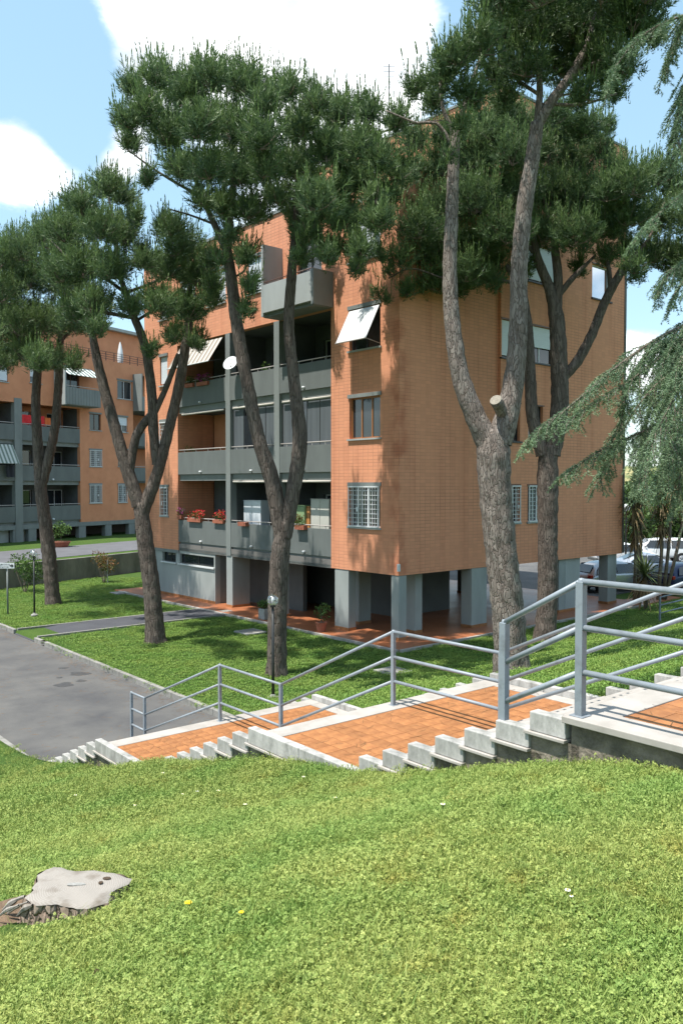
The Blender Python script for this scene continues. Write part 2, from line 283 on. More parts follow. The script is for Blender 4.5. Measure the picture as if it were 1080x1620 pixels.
class MB:
    def __init__(s): s.v = []; s.f = []
    def add(s, vs, fs):
        b = len(s.v); s.v += [tuple(v) for v in vs]; s.f += [tuple(b + i for i in f) for f in fs]; return s
    def box(s, x0, x1, y0, y1, z0, z1):
        return s.add([(x0, y0, z0), (x1, y0, z0), (x1, y1, z0), (x0, y1, z0), (x0, y0, z1), (x1, y0, z1), (x1, y1, z1), (x0, y1, z1)],
                     [(0, 3, 2, 1), (4, 5, 6, 7), (0, 1, 5, 4), (1, 2, 6, 5), (2, 3, 7, 6), (3, 0, 4, 7)])
    def tube(s, pts, rads, n=10, cap=True):
        P = [Vector(p) for p in pts]; 
        if not hasattr(rads, '__len__'): rads = [rads] * len(P)
        up = None; rings = []
        for i, p in enumerate(P):
            d = (P[min(i + 1, len(P) - 1)] - P[max(i - 1, 0)]).normalized()
            if up is None: up = d.orthogonal().normalized()
            up = (up - d * up.dot(d)).normalized(); q = d.cross(up)
            rings.append([p + (up * math.cos(2 * math.pi * k / n) + q * math.sin(2 * math.pi * k / n)) * rads[i] for k in range(n)])
        vs = [v for r in rings for v in r]; fs = []
        for i in range(len(P) - 1):
            for k in range(n):
                a = i * n + k; b = i * n + (k + 1) % n; fs.append((a, b, b + n, a + n))
        if cap: fs.append(tuple(range(n))[::-1]); fs.append(tuple((len(P) - 1) * n + k for k in range(n)))
        return s.add(vs, fs)
    def lathe(s, prof, n=20, c=(0, 0, 0)):
        vs = [(c[0] + r * math.cos(2 * math.pi * k / n), c[1] + r * math.sin(2 * math.pi * k / n), c[2] + z) for r, z in prof for k in range(n)]
        fs = [(i * n + k, i * n + (k + 1) % n, (i + 1) * n + (k + 1) % n, (i + 1) * n + k) for i in range(len(prof) - 1) for k in range(n)]
        return s.add(vs, fs)
    def prism(s, poly, z0, z1):
        n = len(poly)
        return s.add([(x, y, z0) for x, y in poly] + [(x, y, z1) for x, y in poly],
                     [tuple(range(n))[::-1], tuple(range(n, 2 * n))] + [(k, (k + 1) % n, n + (k + 1) % n, n + k) for k in range(n)])
    def build(s, name, m, parent=None, smooth=False, bevel=0):
        me = bpy.data.meshes.new(name); me.from_pydata(s.v, [], s.f); me.update()
        if smooth: me.shade_smooth()
        o = bpy.data.objects.new(name, me); COL.objects.link(o)
        if m: me.materials.append(m)
        if parent: o.parent = parent
        if bevel:
            b = o.modifiers.new('bevel', 'BEVEL'); b.width = bevel; b.segments = 2; b.limit_method = 'ANGLE'
        return o
def box(name, m, parent, x0, x1, y0, y1, z0, z1, bevel=0): return MB().box(min(x0, x1), max(x0, x1), min(y0, y1), max(y0, y1), min(z0, z1), max(z0, z1)).build(name, m, parent, bevel=bevel)
def np_mesh(name, verts, faces, m, parent=None, tint=None, smooth=False):
    verts = np.asarray(verts, np.float32).reshape(-1, 3); faces = np.asarray(faces, np.int32); k = faces.shape[1]
    me = bpy.data.meshes.new(name); me.vertices.add(len(verts)); me.vertices.foreach_set('co', verts.ravel())
    me.loops.add(faces.size); me.loops.foreach_set('vertex_index', faces.ravel())
    me.polygons.add(len(faces)); me.polygons.foreach_set('loop_start', np.arange(0, faces.size, k, dtype=np.int32)); me.polygons.foreach_set('loop_total', np.full(len(faces), k, np.int32))
    me.update(calc_edges=True)
    if tint is not None:
        a = me.attributes.new('tint', 'FLOAT', 'FACE'); a.data.foreach_set('value', np.asarray(tint, np.float32))
    if smooth: me.shade_smooth()
    if m: me.materials.append(m)
    o = bpy.data.objects.new(name, me); COL.objects.link(o)
    if parent: o.parent = parent
    return o
def tag(o, label=None, cat=None, group=None, kind=None):
    if label: o['label'] = label
    if cat: o['category'] = cat
    if group: o['group'] = group
    if kind: o['kind'] = kind
    return o
def empty(name, loc=(0, 0, 0), rz=0):
    o = bpy.data.objects.new(name, None); COL.objects.link(o); o.location = loc; o.rotation_euler = (0, 0, rz); o.empty_display_size = .2; return o
def copy_tree(o, parent=None):
    c = o.copy(); COL.objects.link(c); c.parent = parent
    for ch in o.children: copy_tree(ch, c)
    return c
def link_copy(o, loc=None, parent=None):
    c = o.copy(); COL.objects.link(c)
    if parent: c.parent = parent
    if loc is not None: c.location = loc
    return c

# ------------------------------------------------------------------ frames of the place
PHI = R(39.9); THE = R(41.2)
SO = Vector((.168, 8.153, 0))                                  # foot of the third flight, near side
eW = Vector((math.cos(PHI), math.sin(PHI), 0)); eA = Vector((-math.sin(PHI), math.cos(PHI), 0))   # across / down the stairs
def S(w, a, z=0): return SO + eW * w + eA * a + Vector((0, 0, z))
def toS(p): d = Vector(p) - SO; return d.dot(eW), d.dot(eA)
BC = Vector((1.887, 27.033, 0)); dR = Vector((math.cos(THE), math.sin(THE), 0)); dL = Vector((-math.sin(THE), math.cos(THE), 0))
def hit(px, py, P0, nrm):
    d = ray(px, py); o = Vector((0, 0, EYE)); return o + d * ((P0 - o).dot(nrm) / d.dot(nrm))
def fL(px, py, off=0): p = hit(px, py, BC - dR * off, dR) - BC; return p.dot(dL), p.z
def fR(px, py): p = hit(px, py, BC, dL) - BC; return p.dot(dR), p.z
WA = R(-30); W0 = at(150, 767, 66); W0.z = 0
wn = Vector((math.cos(WA), math.sin(WA), 0)); wu = Vector((-math.sin(WA), math.cos(WA), 0))
def fW(px, py): p = hit(px, py, W0, wn) - W0; return p.dot(wu), p.z

ZA = np.array([-60, -30, -12, -6.15, -3.1, -2.3, -1.1, 0, 2, 4.4, 6.5, 8.9, 10.5, 13, 300.]); ZZ = np.array([6.2, 6.0, 4.85, 3.79, 3.36, 3.17, 2.80, 2.44, 2.07, 1.36, .86, .27, .12, .11, .11])
def ground_z(w, a):
    w = np.asarray(w, float); a = np.asarray(a, float)
    # smooth the piecewise profile a little
    z = (np.interp(a - .7, ZA, ZZ) + np.interp(a - .25, ZA, ZZ) + np.interp(a + .25, ZA, ZZ) + np.interp(a + .7, ZA, ZZ)) / 4
    bump = .035 * np.sin(w * 1.3 + a * .7) + .03 * np.sin(a * 1.9 - w * .8) + .015 * np.sin(w * 4.1 + 1) * np.sin(a * 3.7)
    z = z + bump * np.clip((z - .13) * .9, 0, 1)
    return z - .16 * np.clip(-w / .3, 0, 1) * np.clip((a - 4) / 4, 0, 1)
def gz(p): w, a = toS(p); return float(ground_z(w, a))

# ------------------------------------------------------------------ terrain
def grid_axis(segs):
    out = []
    for a, b, st in segs: out += list(np.arange(a, b, st))
    return np.array(out + [segs[-1][1]])
wax = grid_axis([(-400, -40, 30), (-40, -12, 2), (-12, 0, .35), (0, .05, .05), (.05, 4.62, .5), (4.62, 16, .45), (16, 40, 3), (40, 500, 30)])
aax = grid_axis([(-120, -12, 8), (-12, 16, .35), (16, 40, 3), (40, 600, 30)])
Wg, Ag = np.meshgrid(wax, aax, indexing='ij'); Zg = ground_z(Wg, Ag)
under = (Wg > .02) & (Wg < 4.61)
Zg = np.where(under & (Ag < 9.4), Zg - 1.3, Zg); Zg = np.where(under & (Ag >= 9.3), -.06, Zg)
far = np.hypot(Wg, Ag); 
P = SO.x + eW.x * Wg + eA.x * Ag, SO.y + eW.y * Wg + eA.y * Ag
nw, na = Wg.shape; idx = np.arange(nw * na).reshape(nw, na)
fc = np.stack([idx[:-1, :-1], idx[1:, :-1], idx[1:, 1:], idx[:-1, 1:]], -1).reshape(-1, 4)
g = np_mesh('lawn_ground', np.stack([P[0], P[1], Zg], -1), fc, M['turf'], smooth=True); tag(g, kind='structure')

# road, path and kerbs (stair frame: x across, y down)
def sframe(o): o.location = SO; o.rotation_euler = (0, 0, PHI); return o
road = sframe(MB().box(.12, 4.50, 8.9, 60, -.3, 0.0).build('road', M['asphalt'])); tag(road, kind='structure')
# concrete kerb stones, 1 m long
kst = MB().box(-.06, .06, .005, .995, -.2, .15).build('kerb_stone', M['kerb'], bevel=.012); kst.data.name = 'kerb_stone'
kroot_n = sframe(empty('kerb')); kroot_n.location = SO; tag(kroot_n, kind='structure')
kst.parent = kroot_n; kst.location = (4.56, 9.3, 0)
for i in range(1, 12): link_copy(kst, (4.56, 9.3 + i, 0), kroot_n)
for i in range(26): 
    if i >= 2: link_copy(kst, (4.56, 24.0 + i - 2, 0), kroot_n)
for i in range(30): link_copy(kst, (.06, 9.3 + i, -.03), kroot_n)
link_copy(kst, (4.56, 21.3 - .35, 0), kroot_n)
path = sframe(MB().add([(4.5, 22, -.3), (4.5, 23.9, -.3), (12.6, 22, -.3), (12.6, 23.9, -.3), (4.5, 22, .012), (4.5, 23.9, .012), (6.2, 22, .168), (6.2, 23.9, .168), (12.6, 22, .168), (12.6, 23.9, .168)], [(4, 6, 7, 5), (6, 8, 9, 7), (0, 4, 5, 1), (0, 2, 8, 6, 4), (1, 5, 7, 9, 3), (2, 3, 9, 8)]).build('footpath', M['asphalt_d'])); tag(path, kind='structure')
pk = sframe(empty('footpath_edging')); tag(pk, kind='structure')
ps = MB().box(.004, .996, -.045, .045, 0, .185).build('edging_stone', M['kerb'], pk, bevel=.008); ps.location = (4.62, 21.955, 0)
for i in range(8):
    if i: link_copy(ps, (4.62 + i, 21.955, 0), pk)
    link_copy(ps, (4.62 + i, 23.945, 0), pk)
for k, (px, py, r_) in enumerate([(100, 1057, .12), (125, 1066, .26), (128, 1077, .12), (102, 1083, .22), (95, 1072, .07)]):
    p = hit(px, py, Vector((0, 0, 0)), Vector((0, 0, 1)))
    poly = [(p.x + r_ * (1 + .3 * math.sin(3 * t + k)) * math.cos(t) * 1.1, p.y + r_ * (1 + .25 * math.cos(2 * t + k)) * math.sin(t)) for t in np.linspace(0, 2 * math.pi, 18)[:-1]]
    o = MB().prism(poly, -.001, .004).build('tar_stain', M['stain']); tag(o, kind='structure')
# hall pavement round the building
def bframe(o): o.location = BC; o.rotation_euler = (0, 0, THE); return o
hp = MB().box(-1.05, 14.6, -1.05, 18.6, -.2, .19).build('hall_pavement', M['hallfloor']); bframe(hp); tag(hp, kind='structure')
he = empty('pavement_edging'); bframe(he); tag(he, kind='structure')
es = MB().box(-1.15, -1.053, .004, .996, 0, .205).build('edging_stone', M['marble'], he, bevel=.006); es.location = (0, -1.05, 0)
for i in range(1, 19): link_copy(es, (0, -1.05 + i, 0), he)
for i in range(15):
    e = link_copy(es, (i - .05, 0, 0), he); e.rotation_euler = (0, 0, R(90)); e.location = (-1.05 + i + 1.0, 0.0, 0); 
lot = MB().box(14.65, 75, 1.7, 80, -.2, .16).build('parking_lot', M['asphalt']); bframe(lot); tag(lot, kind='structure')
pp = MB().box(14.61, 17.4, -.95, .35, -.1, .175).build('tiled_walk', M['hallfloor']); bframe(pp); tag(pp, kind='structure')
# manhole slabs in the lawn
for px, py, s_, lb in [(396, 1000, .42, 'square concrete inspection slab in the lawn left of the twin-stemmed pine'), (621, 1062, .40, 'concrete inspection slab in the lawn behind the stair railing'), (192, 938, .40, 'pale concrete slab in the lawn near the building corner'), (357, 968, .3, 'small pale slab at the end of the dark footpath')]:
    p = hit(px, py, Vector((0, 0, .15)), Vector((0, 0, 1)))
    r0 = empty('inspection_cover', (p.x, p.y, .13), PHI); tag(r0, lb, 'manhole cover', 'inspection slabs in the lawn')
    box('frame', M['concrete'], r0, -s_, s_, -s_, s_, 0, .055, .01); box('lid', M['kerb'], r0, -s_ * .72, s_ * .72, -s_ * .72, s_ * .72, .05, .068, .006)

# upper lawn, retaining wall and path by the far wing
def wframe(o): o.location = W0; o.rotation_euler = (0, 0, WA); return o
XW = None
pw = hit(0, 932, Vector((0, 0, .13)), Vector((0, 0, 1))) - W0; pw2 = hit(160, 912, Vector((0, 0, .13)), Vector((0, 0, 1))) - W0
XW = (pw.dot(wn) + pw2.dot(wn)) / 2
TZ = 1.18
o = wframe(MB().box(-30, XW - .25, -70, 60, -1, TZ).build('upper_lawn', M['turf'])); tag(o, kind='structure')
rw = wframe(empty('retaining_wall')); tag(rw, 'long stained concrete retaining wall below the upper lawn', 'wall')
for i in range(16): box('wall_section', M['wallc'], rw, XW - .245, XW, -30 + 3.2 * i + .006, -30 + 3.2 * (i + 1) - .006, -.3, TZ + .12)
o = wframe(MB().box(XW - 8.6, XW - 2.2, -70, 60, TZ - .1, TZ + .02).build('upper_path', mat('pale_asphalt', (.115, .115, .125), .9, (.09, .09, .097), 1))); tag(o, kind='structure')

# ------------------------------------------------------------------ staircase
T = .3471; RIS = .15; LND = 1.996; WID = 4.5
stair = empty('staircase'); sframe(stair); tag(stair, 'wide outdoor staircase with terracotta landings and saw-tooth concrete cheeks descending to the road', 'staircase')
Z2 = EYE - 2.714 - .115 - RIS                                    # landing 2 surface
def lz(j): return Z2 + (j - 2) * 8 * RIS
per = 7 * T + LND
tile_me = MB().box(-.0982, .0982, -.0982, .0982, 0, .022).build('tile', M['tile'], None)
first_tile = [tile_me]
cheek_mb = MB().box(0, .11, .004, T - .004, -.04, .115)
ck = cheek_mb.build('cheek_block', M['cheek'], stair, bevel=.008)
cl = MB().box(-.025, .09, -.0, T + .04, -.068, -.042).build('tread_end', M['marble'], None, bevel=.004)
used = {'ck': False, 'cl': False}
def put(o, key, loc):
    c = o if not used[key] else link_copy(o)
    used[key] = True; c.parent = stair; c.location = loc; return c
for j in (3, 2, 1):            # flight j rises from landing j-1 to landing j ; y grows downhill
    y0 = -(j - 3) * per        # foot of the flight (top edge of block 1 starts here)
    zb = lz(j - 1)
    for i in range(1, 8):
        ya = y0 - i * T; yb = ya + T
        z = zb + i * RIS
        st = MB().box(.115, WID - .115, ya - .02, yb + .015, z - .045, z - .004)
        st.build('tread', M['marble'], stair, bevel=.006)
        box('riser', M['concrete'], stair, .115, WID - .115, yb - .02, yb - .002, z - RIS - .01, z - .047)
        for side in (0, 1):
            put(ck, 'ck', ((0 if side == 0 else WID - .11), ya, z))
            c = put(cl, 'cl', ((0 if side == 0 else WID - .09 + .025), ya, z))
        box('foundation_wall', M['underwall'], stair, .03, .10, ya - .1, yb, z - 1.4, z - .07)
        box('foundation_wall', M['underwall'], stair, WID - .10, WID - .03, ya - .1, yb, z - 1.4, z - .07)
def landing(z, ya, yb, cheek=True, name='landing'):
    """slab from ya (uphill) to yb (downhill edge) with a stone border and terracotta tiles"""
    ld = box(name, M['grout'], stair, .115, WID - .115, ya, yb - .30, z - .22, z - .012)
    box('nosing_stone', M['marble'], ld, (.115 if cheek else .303), WID - .115, yb - .297, yb + .015, z - .05, z + .006, .006)
    box('riser', M['concrete'], stair, .16, WID - .115, yb - .02, yb - .002, z - RIS - .01, z - .052)
    if cheek:
        sx = .118
    else:
        sx = .30
        box('border_stone', M['marble'], ld, -.04, .30, ya, yb + .015, z - .05, z + .004, .006)
    tl = M['tile']; y = yb - .31 - .1
    fy0 = ya + .02
    box('border_stone', M['marble'], ld, WID - .36, WID - .118, ya, yb - .30, z - .05, z + .003, .004)
    rows = int((yb - .31 - fy0) / .2); cols = int((WID - .37 - sx) / .2)
    for r_ in range(rows):
        for c in range(cols):
            loc = (sx + .102 + c * .2, yb - .41 - r_ * .2, z - .0195 + random.uniform(-.0012, .0012))
            if first_tile[0] is not None and first_tile[0].parent is None: t_ = first_tile[0]
            else: t_ = link_copy(tile_me)
            t_.parent = ld; t_.location = loc
    return ld
for j in (2, 1):
    yb = -(j - 2) * per + (LND) + 0        # downhill edge: top of flight j
    # landing j spans from foot of flight j+1 to top of flight j
    y_foot = -(j + 1 - 3) * per
    landing(lz(j), y_foot - .02, y_foot + LND, True)
    for side in (0, 1):
        x = 0 if side == 0 else WID - .11
        for q in range(2):
            box('cheek_beam', M['cheek'], stair, x, x + .11, y_foot + .004 + q * LND / 2, y_foot + (q + 1) * LND / 2 - .004, lz(j) - .085, lz(j) + .10, .008)
        box('ledge_stone', M['marble'], stair, x - .02, x + .13, y_foot - .02, y_foot + LND + .05, lz(j) - .115, lz(j) - .088, .004)
        box('foundation_wall', M['underwall'], stair, x + .03, x + .085, y_foot, y_foot + LND, lz(j) - 1.4, lz(j) - .118)
# landing 3 (no cheek on the near side, long stone border)
yt3 = -7 * T
landing(lz(3), yt3 - 2.6, yt3, False)
box('foundation_wall', M['underwall'], stair, .03, .14, yt3 - 2.6, yt3 - .03, lz(3) - 1.2, lz(3) - .055)
box('cheek_beam', M['cheek'], stair, WID - .11, WID, yt3 - 2.6, yt3 - .01, lz(3) - .16, lz(3) + .10, .008)
box('foundation_wall', M['underwall'], stair, WID - .1, WID - .03, yt3 - 2.6, yt3, lz(3) - 1.3, lz(3) - .17)
# fourth flight
for i in range(1, 7):
    yb = yt3 - 2.6 - (i - 1) * T; ya = yb - T; z = lz(3) + i * RIS
    MB().box(.115, WID - .115, ya - .02, yb + .015, z - .045, z - .004).build('tread', M['marble'], stair, bevel=.006)
    box('riser', M['concrete'], stair, .115, WID - .115, yb - .02, yb - .002, z - RIS - .01, z - .047)
    for side in (0, 1):
        put(ck, 'ck', ((0 if side == 0 else WID - .11), ya, z))
        box('foundation_wall', M['underwall'], stair, (.03 if side == 0 else WID - .1), (.1 if side == 0 else WID - .03), ya - .1, yb, z - 1.4, z - .07)

# railings
def railing(name, label, group, posts, hs=(1.0, .66, .33), pr=.028, pw=.028, top=None):
    """posts: list of (x,y,z_foot, height); every post a part, every span three rails"""
    r0 = empty(name); sframe(r0); tag(r0, label, 'railing', group)
    for x, y, z, h in posts: box('post', M['rail'], r0, x - pw, x + pw, y - pw, y + pw, z - .02, z + h, .004)
    for (x, y, z, h), (x2, y2, z2, h2) in zip(posts[:-1], posts[1:]):
        for f in hs:
            MB().tube([(x, y, z + h * f), (x2, y2, z2 + h2 * f)], pr, 10).build('rail', M['rail'], r0, smooth=True)
    for x, y, z, h in posts: box('base_plate', M['rail'], r0, x - pw * 1.9, x + pw * 1.9, y - pw * 1.9, y + pw * 1.9, z + .004, z + .012, .002)
    for x, y, z, h in posts: MB().lathe([(0, .028), (.02, .024), (.029, 0), (.02, -.024), (0, -.028)], 10, (x, y, z + h)).build('joint', M['rail'], r0, smooth=True)
    return r0
cx = WID / 2
ft = {j: -(j - 3) * per for j in (1, 2, 3)}                   # y of foot edge of flight j
tp = {j: ft[j] - 7 * T for j in (1, 2, 3)}                    # y of top landing edge
railing('stair_railing', 'grey blue tubular railing running down the middle of the stairs', 'grey blue stair railings',
        [(cx, ft[1] + .95, .0, 1.0), (cx, ft[1] + .35, .0, 1.0), (cx, tp[1] - .13, lz(1), 1.0), (cx, ft[2] + .03, lz(1), 1.0), (cx, tp[2] - .13, lz(2), 1.0),
         (cx, ft[3] + .03, lz(2), 1.0), (cx, tp[3] - .13, lz(3), 1.0), (cx, tp[3] - 2.5, lz(3), 1.0), (cx, tp[3] - 2.5 - 6 * T, lz(3) + 6 * RIS, 1.0)], pr=.022, pw=.026)
pb = [hit(796, 1140, Vector((0, 0, lz(2) + 5 * RIS + .10)), Vector((0, 0, 1))), hit(908, 1136, Vector((0, 0, lz(3))), Vector((0, 0, 1)))]
(wa, aa), (wb, ab) = toS(pb[0]), toS(pb[1]); nr_ = Vector((wa, aa)); print('P2', wa, aa, 'P1', wb, ab)
dr_ = ray(796, 1140); tt_ = (5.355 + .07 - 0) / Vector((dr_.x, dr_.y, 0)).dot(eW); aa = toS(dr_ * tt_)[1]
railing('stair_railing', 'thicker grey blue railing on the near edge of the top landing', 'grey blue stair railings',
        [(.07, aa, lz(2) + 5 * RIS + .08, 1.0), (.07, ab, lz(3), 1.04), (.07, ab - 3.4, lz(3), 1.04)], pr=.024, pw=.032)
rr = railing('stair_railing', 'small distant grey railing on the bank near the parked cars', 'grey blue stair railings',
        [(0, 0, 0, .9), (0, 1.5, .15, .9), (0, 3.0, .3, .9), (0, 4.5, .5, .9)])
p = at(1043, 962, 31); rr.location = (p.x, p.y, .2); rr.rotation_euler = (0, 0, R(-62))

# ------------------------------------------------------------------ main building
BR = M['brick']
bld = empty('apartment_building'); bframe(bld); tag(bld, 'large orange brick apartment block with grey concrete balconies standing on pillars', 'building')
ZB = 2.35; ZLOW = fL(405, 352)[1]; ZTOP = 19.75
SB = 3.43; c1 = fL(438, 700)[0]; c2 = fL(361, 700)[0]; SE = fL(281.5, 700)[0]; SF = 17.3
ROWS = [3.74, 6.81, 9.86]            # parapet tops
def wall_holes(name, m, parent, axis, plane, thick, u0, u1, z0, z1, holes):
    """wall in plane x=plane (axis 'x') or y=plane; holes (ua,ub,za,zb); thickness goes inward (+)"""
    us = sorted({u0, u1, *[h[0] for h in holes], *[h[1] for h in holes]}); zs = sorted({z0, z1, *[h[2] for h in holes], *[h[3] for h in holes]})
    us = [u for u in us if u0 <= u <= u1]; zs = [z for z in zs if z0 <= z <= z1]
    solid = lambda i, j: 0 <= i < len(us) - 1 and 0 <= j < len(zs) - 1 and not any(h[0] - 1e-6 <= us[i] and us[i + 1] <= h[1] + 1e-6 and h[2] - 1e-6 <= zs[j] and zs[j + 1] <= h[3] + 1e-6 for h in holes)
    mb = MB()
    pt = (lambda u, d, z: (plane + d, u, z)) if axis == 'x' else (lambda u, d, z: (u, plane + d, z))
    for i in range(len(us) - 1):
        for j in range(len(zs) - 1):
            if not solid(i, j): continue
            a, b, c, d = us[i], us[i + 1], zs[j], zs[j + 1]
            mb.add([pt(a, 0, c), pt(b, 0, c), pt(b, 0, d), pt(a, 0, d)], [(0, 1, 2, 3)]); mb.add([pt(a, thick, c), pt(b, thick, c), pt(b, thick, d), pt(a, thick, d)], [(3, 2, 1, 0)])
            for (ni, nj, q) in ((i - 1, j, (a, c, a, d)), (i + 1, j, (b, c, b, d)), (i, j - 1, (a, c, b, c)), (i, j + 1, (a, d, b, d))):
                if not solid(ni, nj): mb.add([pt(q[0], 0, q[1]), pt(q[2], 0, q[3]), pt(q[2], thick, q[3]), pt(q[0], thick, q[1])], [(0, 1, 2, 3)])
    return mb.build(name, m, parent)

def window(parent, axis, plane, u0, u1, z0, z1, style, out=-1, thick=.3, cols=3, sill=True, lintel=True, sillm=None):
    """window set in a hole; out=-1: outside is towards negative plane coordinate"""
    dep = plane - out * .12
    B = (lambda a, b, d0, d1, c, d: (min(d0, d1), max(d0, d1), a, b, c, d)) if axis == 'x' else (lambda a, b, d0, d1, c, d: (a, b, min(d0, d1), max(d0, d1), c, d))
    fm = {'grille': M['white'], 'wood': M['woodframe'], 'plain': M['white'], 'blind': M['white'], 'brown': M['brown'], 'closed': M['white'], 'awn': M['white'], 'sky': M['white'], 'dark': M['dark']}[style]
    mb = MB(); ft_ = .05
    d0, d1 = dep, dep - out * .06
    for q in [(u0 + .001, u0 + ft_, z0 + .001, z1 - .001), (u1 - ft_, u1 - .001, z0 + .001, z1 - .001), (u0 + ft_, u1 - ft_, z0 + .001, z0 + ft_), (u0 + ft_, u1 - ft_, z1 - ft_, z1 - .001)]: mb.box(*B(q[0], q[1], d0, d1, q[2], q[3]))
    n = max(1, cols)
    for k in range(1, n):
        c = u0 + (u1 - u0) * k / n; mb.box(*B(c - .03, c + .03, d0, d1, z0 + ft_, z1 - ft_))
    w = mb.build('window', fm, parent)
    gm = M['skyglass'] if style == 'sky' else M['glass']
    for k in range(n):
        a = u0 + (u1 - u0) * k / n + .03; b = u0 + (u1 - u0) * (k + 1) / n - .03
        MB().box(*B(a, b, dep - out * .025, dep - out * .04, z0 + .05, z1 - .05)).build('pane', gm, w)
    if style == 'grille':
        g_ = MB(); e0, e1 = plane + out * .01, plane + out * .028
        nb = max(3, int((u1 - u0) / .115))
        for k in range(1, nb): c = u0 + (u1 - u0) * k / nb; g_.box(*B(c - .008, c + .008, e0, e1, z0, z1))
        nz = max(4, int((z1 - z0) / .15))
        for k in range(1, nz): c = z0 + (z1 - z0) * k / nz; g_.box(*B(u0, u1, e1, e1 + out * .014, c - .008, c + .008))
        for k in range(n + 1): c = u0 + (u1 - u0) * k / n; g_.box(*B(max(u0, c - .032), min(u1, c + .032), e1 + out * .015, e1 + out * .04, z0, z1))
        g_.box(*B(u0, u1, e1 + out * .041, e1 + out * .06, z1 - .045, z1)); g_.box(*B(u0, u1, e1 + out * .041, e1 + out * .06, z0, z0 + .045))
        g_.build('grille', M['white'], w)
        MB().box(*B(u0 + (u1 - u0) * .62, u0 + (u1 - u0) * .70, e1 + out * .062, e1 + out * .08, z0 + (z1 - z0) * .38, z0 + (z1 - z0) * .48)).build('lock', M['white'], w)
    if style in ('blind', 'closed'):
        fz = z0 + (z1 - z0) * (.42 if style == 'blind' else .0) + (.0 if style == 'blind' else .06)
        k = 0; z = z1 - .02
        while z - .055 > fz:
            MB().box(*B(u0 + .03, u1 - .03, plane - out * .05, plane - out * .075, z - .052, z)).build('slat', M['shutter'], w); z -= .056; k += 1
            if k > 40: break
    if sill: MB().box(*B(u0 - .07, u1 + .07, plane - out * .05, plane + out * .07, z0 - .06, z0 - .001)).build('sill', sillm or M['grey_l'], w)
    if lintel: MB().box(*B(u0 - .06, u1 + .06, plane - out * .02, plane + out * .05, z1 + .001, z1 + .13)).build('lintel', M['grey'], w)
    return w

# --- left face, brick bay next to the corner
wl = []
u0 = fL(601, 800)[0]; u1 = fL(552.5, 800)[0]
r1 = (fL(576, 834)[1], fL(576, 769)[1]); 
for k in range(4): wl.append((u0, u1, r1[0] + 3.05 * k, r1[1] + 3.05 * k))
wall_holes('wall', BR, bld, 'x', 0, .3, 0, SB, ZB, ZLOW, wl)
window(bld, 'x', 0, *wl[0], 'grille', cols=3)
window(bld, 'x', 0, *wl[1], 'wood', cols=3)
w3 = window(bld, 'x', 0, *wl[2], 'dark', cols=2)
# tilted external roller shutter of the third window
zt = wl[2][3] - .02; nsl = 22; Ls = 1.36; ang = R(28)
for k in range(nsl):
    a = .02 + k * Ls / nsl; b = a + Ls / nsl - .004
    MB().add([(-.02 - math.sin(ang) * a, u0 + .02, zt - math.cos(ang) * a), (-.02 - math.sin(ang) * a, u1 - .02, zt - math.cos(ang) * a), (-.02 - math.sin(ang) * b, u1 - .02, zt - math.cos(ang) * b), (-.02 - math.sin(ang) * b, u0 + .02, zt - math.cos(ang) * b),
              (-.008 - math.sin(ang) * a, u0 + .02, zt - math.cos(ang) * a), (-.008 - math.sin(ang) * a, u1 - .02, zt - math.cos(ang) * a), (-.008 - math.sin(ang) * b, u1 - .02, zt - math.cos(ang) * b), (-.008 - math.sin(ang) * b, u0 + .02, zt - math.cos(ang) * b)],
             [(0, 1, 2, 3), (7, 6, 5, 4), (0, 4, 5, 1), (1, 5, 6, 2), (2, 6, 7, 3), (3, 7, 4, 0)]).build('shutter_slat', M['white'], w3)
fz = zt - math.cos(ang) * Ls; fx = -.02 - math.sin(ang) * Ls
MB().tube([(fx, u0, fz), (fx, u1, fz)], .02, 6).build('shutter_bar', M['thinrail'], w3)
MB().tube([(0, u0 + .01, fz - .1), (fx, u0 + .01, fz)], .012, 5).build('shutter_arm', M['thinrail'], w3); MB().tube([(0, u1 - .01, fz - .1), (fx, u1 - .01, fz)], .012, 5).build('shutter_arm', M['thinrail'], w3)
window(bld, 'x', 0, *wl[3], 'closed', cols=2)

# --- left face, far brick end with narrow windows
e0 = fL(266.5, 790)[0]; e1 = fL(255, 790)[0]
er = [(fL(260, 816)[1], fL(260, 771)[1])]; 
eh = [(e0, e1, er[0][0] + 3.05 * k, er[0][1] + 3.05 * k) for k in range(4)]
wall_holes('wall', BR, bld, 'x', 0, .3, SE, SF, ZB, ZLOW, eh)
for k in range(4): window(bld, 'x', 0, *eh[k], ['grille', 'grille', 'closed', 'closed'][k], cols=1)
# --- left face above the loggias
ZT4 = 11.66
up = [(3.95, 5.35, ZT4 + .35, 14.3), (7.3, 8.6, 13.0, 14.4), (10.2, 11.6, 13.0, 14.4), (12.6, 13.8, 13.0, 14.4)]
wall_holes('wall', BR, bld, 'x', 0, .3, SB, SE, ZT4, ZLOW, up)
window(bld, 'x', 0, *up[0], 'dark', cols=2, sill=False)
for h in up[1:]: window(bld, 'x', 0, *h, 'closed', cols=2)
box('roof_coping', M['grey'], bld, -.06, .34, -.06, SF + .04, ZLOW + .002, ZLOW + .12)
box('roof_slab', M['grey_d'], bld, .3, 13.2, .31, SF, ZLOW - .6, ZLOW - .35)
